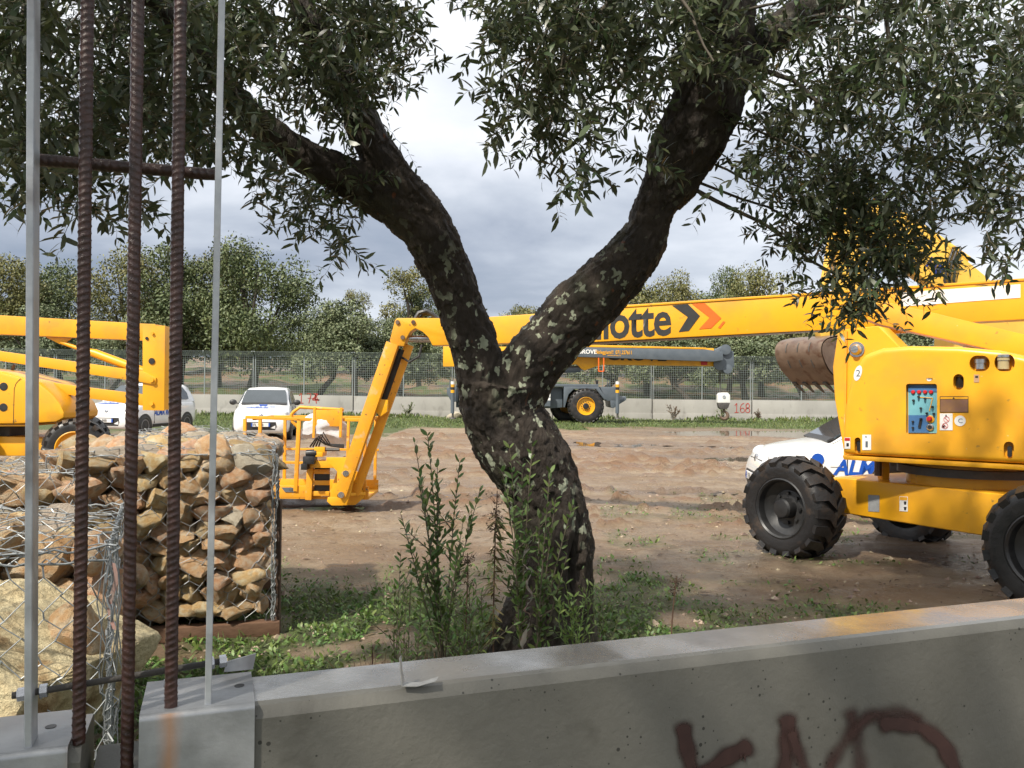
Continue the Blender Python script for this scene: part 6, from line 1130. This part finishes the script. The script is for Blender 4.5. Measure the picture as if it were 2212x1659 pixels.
mb = MB(); mb.tube([X(1312, 838, .5), X(1312, 820, .5), X(1317, 820, .5), X(1317, 838, .5)], .02, 6); mb.build('front_hoop', GREY, cr); cslab('deck_lamp', [(1287, 821), (1293, 821), (1292, 830), (1288, 830)], .2, .3, BLK)
cslab('turret', [(1050, 770), (1150, 770), (1208, 808), (1206, 816), (1190, 827), (1050, 827)], 1.6, .4, YEL); cslab('cab', [(1090, 775), (1160, 775), (1168, 800), (1165, 829), (1090, 829)], .9, -.1, YEL, bv=.05); cslab('cab_window', [(1098, 779), (1156, 779), (1163, 800), (1160, 812), (1098, 812)], .02, -.115, GLASS)
cbm = cslab('main_boom', [(957, 748), (1542, 752), (1544, 791), (1300, 787.5), (1263, 800), (1256, 797), (1247, 787), (957, 792)], .75, .55, YEL)
cslab('jib_top', [(1150, 741.5), (1526, 751), (1526, 754), (1150, 748)], .35, .1, YEL); jibc = cslab('stowed_jib', [(1150, 748), (1526, 755), (1562, 760), (1562, 778), (1542, 781), (1290, 772), (1150, 768)], .35, .05, GREY)
mb = MB(); mb.tube([X(1150, 802, .9), X(1254, 797, .9)], .16, 14); mb.build('lift_cylinder', GREY, cr); mb = MB(); mb.tube([X(1252, 797, .9), X(1260, 796, .9)], .09, 12); mb.build('cylinder_rod', STEEL, cr)
mb = MB(); q = [X(1293, 773, 0), X(1293, 802, 0), X(1304, 802, 0), X(1304, 773, 0)]
for a, b in zip(q[:-1], q[1:]): mb.beam(a, b, .05, .05, (0, 1, 0))
mb.build('hook_bracket', ORA, cr)
cslab('sheave_head', [(1544, 756), (1562, 747), (1585, 760), (1586, 790), (1578, 806), (1562, 806), (1550, 798), (1544, 780)], .5, .5, GREY)
for x, y, r_ in ((1556, 786, .30), (1568, 755, .24), (1572, 797, .22)): mb = MB(); mb.lathe([(r_ * .25, -.02), (r_, 0), (r_ * .92, .05), (r_, .1), (r_ * .3, .12)], X(x, y, .36), (0, 1, 0), 22); mb.build('sheave', GREY, cr)
text('jib_lettering', 'GROVE', X(1247.5, 763.5, .04), X(1300, 764.6, 0) - X(1247, 763.5, 0), (0, 0, 1), .19, DECW, jibc, bold=.03, lift=.01); text('jib_phone', 'Noleggiami!!  071.227611', X(1286, 764, .04), X(1400, 766, 0) - X(1286, 764, 0), (0, 0, 1), .17, YEL, jibc, bold=.015, lift=.01, xs=.68); text('jib_address', 'www.omec.it', X(1312, 769, .04), X(1400, 770.6, 0) - X(1312, 769, 0), (0, 0, 1), .08, YEL, jibc, lift=.01)
text('boom_lettering', 'GROVE', X(1310, 776.5, .54), X(1405, 778.5, .54) - X(1310, 776.5, .54), (0, 0, 1), .46, BLK, cbm, bold=.04, lift=.012, xs=1.3); decal('hazard_plate', [X(x, y, .54) for x, y in ((1514, 780), (1528, 780.5), (1528, 789), (1514, 788.5))], REDP, cbm, .012)
# hook block hanging from the crane head
hk = empty('crane_hook', X(1564, 905, .6), 0, 'white and black crane hook block hanging from the boom head', 'hook block')
H = lambda x, y, o=.6: X(x, y, o)
mb = MB(); mb.prism([H(1554, 849), H(1560, 848), H(1572, 848), H(1577, 853), H(1577.5, 870), H(1550.5, 870), H(1551, 853)], (0, .30, 0)); bl = mb.build('block_plate', DECW, hk, bevel=.02); mb = MB(); mb.prism([H(1551, 870.5), H(1577, 870.5), H(1574, 880), H(1570, 884), H(1557, 884), H(1553, 880)], (0, .30, 0)); mb.build('block_weight', DRK, hk, bevel=.02); mb = MB(); mb.lathe([(.075, 0), (.075, .03)], H(1564, 857), (0, -1, 0), 14); mb.build('block_pin', GALV, hk)
for x in (1553.5, 1555.5): mb = MB(); mb.tube([H(x, 800, .75), H(x + 2, 850, .75)], .016, 6); mb.build('hoist_rope', DRK, hk)
mb = MB(); pts = [H(1564, 884, .75), H(1564, 889, .75)] + [H(1564 + 8 * math.cos(a), 897 + 8 * math.sin(a), .75) for a in np.linspace(-1.35, 2.9, 14)]; mb.tube(pts, [.05, .05] + [.05 + .04 * math.sin(i / 13 * math.pi) for i in range(14)], 10); mb.build('hook', RUST_AND_SHADE, hk)
mb = MB(); rk = rock_mesh(55, 3, .25, 6); rk.materials.append(ROCKP); o = link('white_rock', rk, None); p = PZ(982, 905); o.location = (p.x, p.y, .1); o.scale = (.38, .3, .25); tag(o, 'pale white boulder on the grass left of the crane', 'boulder')
# ================================================================ EXCAVATOR behind the lift
ED = 16.0; ex = empty('excavator', (P(2150, 900, ED).x, ED + .6, 0), 0, 'pale yellow excavator with raised arm and brown bucket behind the right lift', 'excavator'); E = lambda x, y, o=0.0: P(x, y, ED + o)
def eslab(nm, pts, th, o=0.0, m=YELP, par=None, bv=.02): mb = MB(); mb.prism([E(x, y, o) for x, y in pts], (0, th, 0)); return mb.build(nm, m, par or ex, bevel=bv)
eslab('stick', [(1836, 414), (1868, 412), (1888, 440), (1894, 480), (1882, 535), (1866, 600), (1850, 700), (1842, 745), (1812, 745), (1810, 690), (1812, 600), (1812, 520), (1818, 450)], .36)
mb = MB(); mb.tube([E(1805, 460, .18), E(1790, 560, .18), E(1779, 620, .18)], .085, 12); mb.build('bucket_cylinder', YELP, ex); mb = MB(); mb.tube([E(1780, 615, .18), E(1772, 690, .18)], .045, 10); mb.build('bucket_cylinder_rod', STEEL, ex); eslab('bucket_link', [(1764, 688), (1778, 684), (1800, 726), (1790, 738), (1776, 738)], .3, .03, YELP)
bo = eslab('boom', [(1866, 428), (1890, 438), (1950, 468), (2010, 503), (2060, 540), (2110, 580), (2160, 622), (2260, 740), (2260, 800), (2200, 770), (2100, 690), (2040, 630), (1980, 590), (1920, 548), (1888, 505)], .42, .30)
mb = MB(); mb.tube([E(1890, 425, .5), E(1960, 470, .5), E(2025, 517, .5)], .06, 10); mb.tube([E(1968, 478, .5), E(2030, 520, .5), E(2090, 562, .5)], [.085, .085, .085], 12); mb.build('stick_cylinder', YELP, ex)
mb = MB()
for k in range(3): mb = MB(); mb.tube([E(2060 + 8 * k, 535, .28), E(2046 + 9 * k, 572, .2), E(2040 + 10 * k, 606, .22), E(2052 + 10 * k, 640, .26)], .025, 7); mb.build('hydraulic_hose', RUB, ex)
text('boom_lettering', 'HB', E(1998, 572, .30), E(2043, 608, .30) - E(1998, 572, .30), E(2013, 550, .3) - E(1998, 572, .3), .20, DKB, bo, bold=.04, lift=.012)
# bucket: curved shell, side plates, lip with teeth
def bucket():
    w = Vector((-.46, .89, 0)).normalized() * 1.15; prof = [(1832, 722), (1800, 726), (1774, 733), (1762, 745), (1760, 760), (1765, 777), (1778, 799), (1796, 816), (1814, 832)]
    base = [E(x, y, -.45) for x, y in prof]; qd = Vector((.89, .46, 0)).normalized(); o0 = base[0]
    pts = [Vector((o0.x, o0.y, 0)) + qd * ((p.x - o0.x) / qd.x) + Vector((0, 0, p.z)) for p in base]; dn, dm = resample([(p, .1) for p in pts], .05); dn = [Vector(p) for p in dn]; k = len(dn); cen = sum(dn, Vector()) / k + qd * .35
    inn = [p + (cen - p).normalized() * .03 for p in dn]; ns = 7; V, F = [], []
    for i in range(ns + 1): V += [p + w * (i / ns) for p in dn]
    for i in range(ns + 1): V += [p + w * (i / ns) for p in inn]
    b = (ns + 1) * k
    for i in range(ns):
        for j in range(k - 1): a = i * k + j; F += [(a, a + 1, a + k + 1, a + k), (b + a, b + a + k, b + a + k + 1, b + a + 1)]
        F += [(i * k, (i + 1) * k, b + (i + 1) * k, b + i * k), (i * k + k - 1, b + i * k + k - 1, b + (i + 1) * k + k - 1, (i + 1) * k + k - 1)]
    mb = MB(); mb.add(V, F); bk_ = mb.build('bucket', RUST_AND_SHADE, ex, ang=50)
    for t in (0.0, .965):
        mb = MB(); s = [p + w * t for p in inn] + [dn[-1] + qd * .25 + w * t + Vector((0, 0, .25)), dn[0] + qd * .25 + w * t]; mb.prism(s, w * .035); mb.build('bucket_side', RUST_AND_SHADE, bk_)
    tip = (dn[-1] - dn[-4]).normalized()
    for i in range(5):
        p = dn[-1] + w * (.06 + .22 * i); mb = MB(); e = w.normalized() * .05; u2 = tip.cross(w).normalized() * .03
        mb.add([p - e - u2 - tip * .1, p + e - u2 - tip * .1, p + e + u2 - tip * .1, p - e + u2 - tip * .1, p - e * .55 + tip * .24, p + e * .55 + tip * .24], [(0, 1, 2, 3), (0, 4, 5, 1), (3, 2, 5, 4), (0, 3, 4), (1, 5, 2)]); mb.build('bucket_tooth', DRK, bk_)
    for i in range(3):
        for jj in (.42, .62): 
            j = int(k * jj); p = [dn[j + q_] + w * (.25 + .25 * i) + (dn[j + q_] - cen).normalized() * .004 for q_ in range(0, 4)]; mb = MB(); mb.tube(p, .012, 5); mb.build('wear_groove', DRK, bk_)
bucket()
eslab('upper_body', [(2065, 800), (2480, 800), (2480, 905), (2065, 905)], 2.4, .2, YELP, bv=.06); cabx = eslab('cab', [(2078, 700), (2090, 690), (2185, 690), (2190, 800), (2072, 800)], 1.1, .75, YELP, bv=.05); eslab('cab_window', [(2084, 704), (2180, 704), (2182, 790), (2078, 790)], .02, .735, GLASS, cabx, 0)
for o_ in (.1, 2.1):
    mb = MB(); mb.prism([E(x, y, o_) for x, y in rr_pts(2030, 925, 2500, 1018, 40, 6)], (0, .5, 0)); mb.build('track', RUBM, ex, bevel=.02)
# ================================================================ PLANTS and GRASS
SHOOT = mat('shoot_bark', (.10, .085, .055), (.16, .13, .09), sc=14, rough=.8)
GR1 = mat('low_weed_leaf', (.085, .150, .032), (.145, .22, .055), sc=2.5, rough=.5, trans=.2, isl=.42)
GR2 = mat('yard_grass', (.075, .115, .028), (.135, .165, .050), sc=.8, rough=.6, isl=.42)
DRY = mat('dry_weed', (.085, .050, .028), (.16, .10, .055), sc=6, rough=.8, isl=.4)
PALE = mat('pale_green_leaf', (.13, .21, .055), (.20, .27, .08), sc=4, rough=.5, trans=.3, isl=.3)
def bez(a, m_, c, n=14): t = np.linspace(0, 1, n)[:, None]; return (1 - t) ** 2 * a + 2 * t * (1 - t) * m_ + t * t * c
def plant(name, label, base, tips, leaf=.05, ratio=.30, m=LEAFS, n=14, lo=.22, r=.0045, cat='sapling', seed=1, side=2, grp=None, sub=True, stem=SHOOT, angle=.75):
    rg = np.random.default_rng(seed); b = np.array(base); root = empty(name, base, 0, label, cat, grp); pol = []
    for tp in tips:
        tp = np.array(tp); k = b + (tp - b) * .5 + rg.normal(0, .05, 3); k[:2] = b[:2] + (tp[:2] - b[:2]) * .28 + rg.normal(0, .02, 2); pl = bez(b + rg.normal(0, .012, 3) * np.array((1, 1, 0)), k, tp, 15); pol.append(pl)
        if sub:
            for _ in range(side):
                i = rg.integers(5, 12); s = pl[i]; d = rg.normal(0, 1, 3); d[2] = abs(d[2]) + .6; d /= np.linalg.norm(d); e = s + d * rg.uniform(.10, .24); pol.append(bez(s, (s + e) / 2 + rg.normal(0, .02, 3), e, 15))
    pol = np.array(pol); V, F = stems_mesh(pol - b, np.full(len(pol), r), 5); me = mesh_np('stem', V, [F]); shade(me, 180); link('stem', me, stem, root)
    Pn, Dn = [], []
    for i, pl in enumerate(pol):
        L_ = np.linalg.norm(np.diff(pl, axis=0), axis=1).sum(); kk = max(4, int(L_ / .040)); t = np.linspace(lo if L_ > .4 else .1, 1, kk); X_ = np.stack([np.interp(t, np.linspace(0, 1, len(pl)), pl[:, c]) for c in range(3)], 1); tg = np.gradient(X_, axis=0); tg /= np.linalg.norm(tg, axis=1)[:, None]
        sd = np.cross(tg, rg.normal(size=3)); sd /= np.linalg.norm(sd, axis=1)[:, None] + 1e-9; ot = np.cross(tg, sd); ph = np.arange(kk) * 1.57 + rg.normal(0, .4, kk)
        s2 = sd * np.cos(ph)[:, None] + ot * np.sin(ph)[:, None]
        for sg in (1, -1): Pn.append(X_); Dn.append(tg * math.cos(angle) + s2 * sg * math.sin(angle) + rg.normal(0, .18, X_.shape))
    Pn, Dn = np.concatenate(Pn), np.concatenate(Dn); q = rg.random(len(Pn)) < .85; Pn, Dn = Pn[q], Dn[q]; sz = rg.uniform(.55, 1.15, len(Pn)) * leaf; nr = rg.normal(0, .5, Pn.shape) + np.array((0, -.3, 1)); V, f3, f4 = leaf_cloud(Pn - b, Dn, nr, sz, sz * ratio); o = link('leaves', mesh_np('leaves', V, [f3, f4]), m, root); tag(o, None, None, None, 'stuff'); return root
def gp(px, d): p = P(px, 838, d); return (p.x, d, zg(p.x, d))
plant('olive_sapling', 'leafy olive sapling left of the trunk foot', gp(966, 4.5), [P(896, 957, 4.45), P(924, 942, 4.55), P(945, 1010, 4.5), P(866, 1110, 4.4), P(993, 1000, 4.55), P(1040, 1050, 4.5), P(905, 1040, 4.4), P(1000, 1130, 4.35), P(885, 1180, 4.5)], .062, .36, seed=3, side=3)
plant('olive_sapling', 'leafy olive sapling directly in front of the trunk', gp(1135, 4.45), [P(1101, 968, 4.45), P(1150, 966, 4.4), P(1085, 1020, 4.4), P(1128, 1010, 4.5), P(1110, 1100, 4.35)], .060, .36, seed=5, side=3)
plant('olive_sapling', 'slender forked olive sapling at the right side of the trunk', gp(1164, 4.42), [P(1188, 1023, 4.4), P(1237, 1092, 4.38), P(1200, 1080, 4.4), P(1165, 1120, 4.4), P(1225, 1200, 4.4)], .058, .36, seed=8, side=2, r=.006)
plant('olive_sapling', 'thin olive shoot standing left of the bent strap', gp(858, 4.3), [P(866, 1190, 4.3), P(880, 1262, 4.25), P(852, 1290, 4.3)], .05, seed=13, side=1, r=.003)
plant('leafy_weed', 'pale green leafy weed at the right foot of the trunk', gp(1245, 4.35), [P(1222, 1262, 4.35), P(1240, 1290, 4.3), P(1270, 1265, 4.35), P(1285, 1250, 4.4), P(1205, 1300, 4.35), P(1260, 1330, 4.3)], .045, .30, PALE, seed=21, side=2, cat='weed', r=.003, stem=PALE)
plant('leafy_weed', 'low green weed tuft left of the trunk foot', gp(1020, 4.3), [P(1000, 1290, 4.3), P(1030, 1265, 4.35), P(980, 1330, 4.25), P(1050, 1300, 4.3), P(940, 1320, 4.3), P(1010, 1200, 4.4)], .05, .22, GR1, seed=22, side=3, cat='weed', r=.003)
plant('leafy_weed', 'low weed tuft beside the thin shoot above the wall', gp(895, 4.2), [P(880, 1280, 4.2), P(910, 1300, 4.25), P(930, 1345, 4.2), P(870, 1350, 4.2), P(890, 1250, 4.3)], .048, .24, LEAFS, seed=23, side=2, cat='weed', r=.003)
plant('leafy_weed', 'green weed tuft right behind the trunk foot', gp(1300, 4.7), [P(1300, 1215, 4.7), P(1320, 1300, 4.7), P(1285, 1310, 4.7), P(1340, 1330, 4.7)], .04, .25, GR1, seed=24, side=2, cat='weed', r=.002)
def dead_weed(name, label, px, d, top, seed, head=.16, green=True):
    rg = np.random.default_rng(seed); base = np.array(gp(px, d)); tp = np.array(P(*top, d)); root = empty(name, base, 0, label, 'weed'); pl = bez(base, (base + tp) / 2 + rg.normal(0, .02, 3), tp, 15)[None]; pol = [pl[0]]
    for k in range(26):
        t = rg.uniform(.80, 1.0); i = int(t * 14); s = pl[0][i]; dv = rg.normal(0, 1, 3); dv[2] = abs(dv[2]); dv /= np.linalg.norm(dv); pol.append(bez(s, s + dv * .03, s + dv * rg.uniform(.04, head * .55), 15))
    V, F = stems_mesh(np.array(pol) - base, np.array([.006] + [.0014] * 26), 5); link('stem', mesh_np('stem', V, [F]), DRY, root)
    hp = np.concatenate(pol[1:])[::2] + rg.normal(0, .008, (len(np.concatenate(pol[1:])[::2]), 3)); n = len(hp); sz = rg.uniform(.006, .014, n); V, f3, f4 = leaf_cloud(hp - base, rg.normal(size=(n, 3)), rg.normal(size=(n, 3)), sz, sz * .7); tag(link('seed_head', mesh_np('seed_head', V, [f3, f4]), mat('dark_seed_head', (.035, .022, .015), (.07, .045, .03), sc=20, rough=.9), root), None, None, None, 'stuff')
    if green:
        n = 150; t = rg.uniform(.2, .88, n); X_ = np.stack([np.interp(t, np.linspace(0, 1, 15), pl[0][:, c]) for c in range(3)], 1); dv = rg.normal(0, 1, (n, 3)); dv[:, 2] = rg.uniform(-1.2, .1, n); sz = rg.uniform(.05, .10, n); V, f3, f4 = leaf_cloud(X_ - base, dv, rg.normal(size=(n, 3)), sz, sz * .14); tag(link('leaves', mesh_np('leaves', V, [f3, f4]), mat('withered_leaf', (.10, .115, .035), (.13, .085, .03), sc=8, rough=.7, isl=.4), root), None, None, None, 'stuff')
dead_weed('dead_weed', 'tall withered weed with dark seed head before the trunk', 1072, 4.42, (1074, 1060), 4); dead_weed('dead_weed', 'short dry brown weed between the saplings', 1000, 4.4, (1010, 1195), 6, green=False); dead_weed('dead_weed', 'lone thin dry weed on the grass right of the trunk', 1455, 5.0, (1462, 1245), 9, .1, False)
def ribbon():
    rg = np.random.default_rng(2); V = []; pts = [(1140, 1185, 4.33), (1128, 1215, 4.32), (1148, 1235, 4.3), (1138, 1262, 4.32), (1150, 1290, 4.31), (1132, 1318, 4.3), (1146, 1330, 4.3), (1133, 1372, 4.3), (1128, 1405, 4.3)]
    pa, _ = resample([(P(*q), .1) for q in pts], .012); n = len(pa)
    for i, p in enumerate(pa):
        a = i * .16 + .8 * math.sin(i * .31); w = np.array((math.cos(a), math.sin(a) * .6, .25)) * (.011 + .006 * math.sin(i * .5) + .004 * math.sin(i * 1.7)); V += [p - w, p + rg.normal(0, .004, 3), p + w]
    F = [(3 * i + j, 3 * i + j + 1, 3 * i + j + 4, 3 * i + j + 3) for i in range(n - 1) for j in (0, 1)]; me = mesh_np('torn_plastic', np.array(V), [np.array(F)]); shade(me, 180)
    tag(link('torn_plastic', me, mat('torn_plastic_film', (.36, .33, .29), (.38, .24, .20), sc=16, rough=.35, trans=.5, lo=.5, hi=.65)), 'torn pinkish plastic film hanging on the sapling before the trunk', 'plastic film')
ribbon()
def grass():
    rg = np.random.default_rng(9); n = 130000; y = 2.3 + 11.2 * rg.random(n) ** 1.25; x = rg.uniform(-.66, .68, n) * y + rg.normal(0, .1, n); k = rg.random(n) < grass_mask(x, y) ** 1.3 * .95; x, y = x[k], y[k]; z = ground_h(x, y); n = len(x); a = rg.uniform(0, 6.28, n); el = rg.uniform(.15, 1.1, n)
    d = np.stack([np.cos(a) * np.cos(el), np.sin(a) * np.cos(el), np.sin(el)], 1); sz = rg.uniform(.018, .048, n) * (1 + .25 * (fb2(x, y, 1.3, 2, 5.0) > .15)); nr = rg.normal(0, .5, (n, 3)) + np.array((0, 0, 1)); wd = np.where(rg.random(n) < .7, sz * .45, sz * .10); ln = np.where(wd < sz * .2, sz * 1.7, sz)
    V, f3, f4 = leaf_cloud(np.stack([x, y, z + rg.uniform(0, .012, n)], 1), d, nr, ln, wd); tag(link('low_weeds', mesh_np('low_weeds', V, [f3, f4]), GR1), 'low green clover-like weeds covering the near ground', 'weeds', None, 'stuff')
    n = 46000; y = rg.uniform(31.5, 43.4, n); x = rg.uniform(-29, 29, n); k = rg.random(n) < grass_mask(x, y) ** 1.4; x, y = x[k], y[k]; n = len(x); z = ground_h(x, y); d = rg.normal(0, .45, (n, 3)); d[:, 2] = 1; edge = sstep(41.6, 43.2, y + .5 * fb2(x, y, .9, 2, 3.0)); sz = rg.uniform(.05, .12, n) * (1 + 2.2 * edge * np.clip(.5 + fb2(x, y, .6, 2, 8.0), 0, 1)); V, f3, f4 = leaf_cloud(np.stack([x, y, z], 1), d, rg.normal(size=(n, 3)), sz, sz * .28); tag(link('verge_grass', mesh_np('verge_grass', V, [f3, f4]), GR2), 'strip of rough green grass along the foot of the far wall', 'grass', None, 'stuff')
    n = 1500; y = rg.uniform(3.2, 12, n); x = rg.uniform(-.55, .66, n) * y; z = ground_h(x, y) + .004; a = rg.uniform(0, 6.28, n); d = np.stack([np.cos(a), np.sin(a), rg.normal(0, .06, n)], 1); sz = rg.lognormal(-3.1, .5, n); V, f3, f4 = leaf_cloud(np.stack([x, y, z], 1), d, np.tile((0, 0, 1.), (n, 1)), sz, sz * rg.choice([.12, .3], n)); tag(link('dead_leaves', mesh_np('dead_leaves', V, [f3, f4]), mat('fallen_leaf', (.055, .035, .022), (.11, .07, .04), sc=3, rough=.8, isl=.45)), 'brown fallen leaves and twigs strewn on the mud', 'leaf litter', None, 'stuff')
    n = 900; bx = np.array(gp(950, 4.2)); x = bx[0] + rg.normal(0, .22, n); y = bx[1] + rg.normal(0, .12, n); d = rg.normal(0, .5, (n, 3)); d[:, 2] = 1; sz = rg.uniform(.08, .24, n); V, f3, f4 = leaf_cloud(np.stack([x, y, ground_h(x, y)], 1), d, rg.normal(size=(n, 3)), sz, sz * .035); tag(link('dry_grass', mesh_np('dry_grass', V, [f3, f4]), DRY), 'dry brown grass tangle at the foot of the saplings', 'dry grass', None, 'stuff')
grass()
for i, (px, lb) in enumerate(((1640, 'left of the excavator bucket'), (1560, 'below the crane hook'), (1455, 'right of the crane'), (880, 'left of the crane behind the jib'), (820, 'behind the yellow jib foot'))):
    plant('wall_weed', 'straggly brown-green weed at the far wall foot ' + lb, gp(px, 43.0), [np.array(gp(px + random.uniform(-16, 16), 43.0)) + np.array((0, 0, random.uniform(.35, .8))) for _ in range(6)], .10, .35, GR2 if i % 2 else DRY, seed=60 + i, side=3, cat='weed', r=.012)
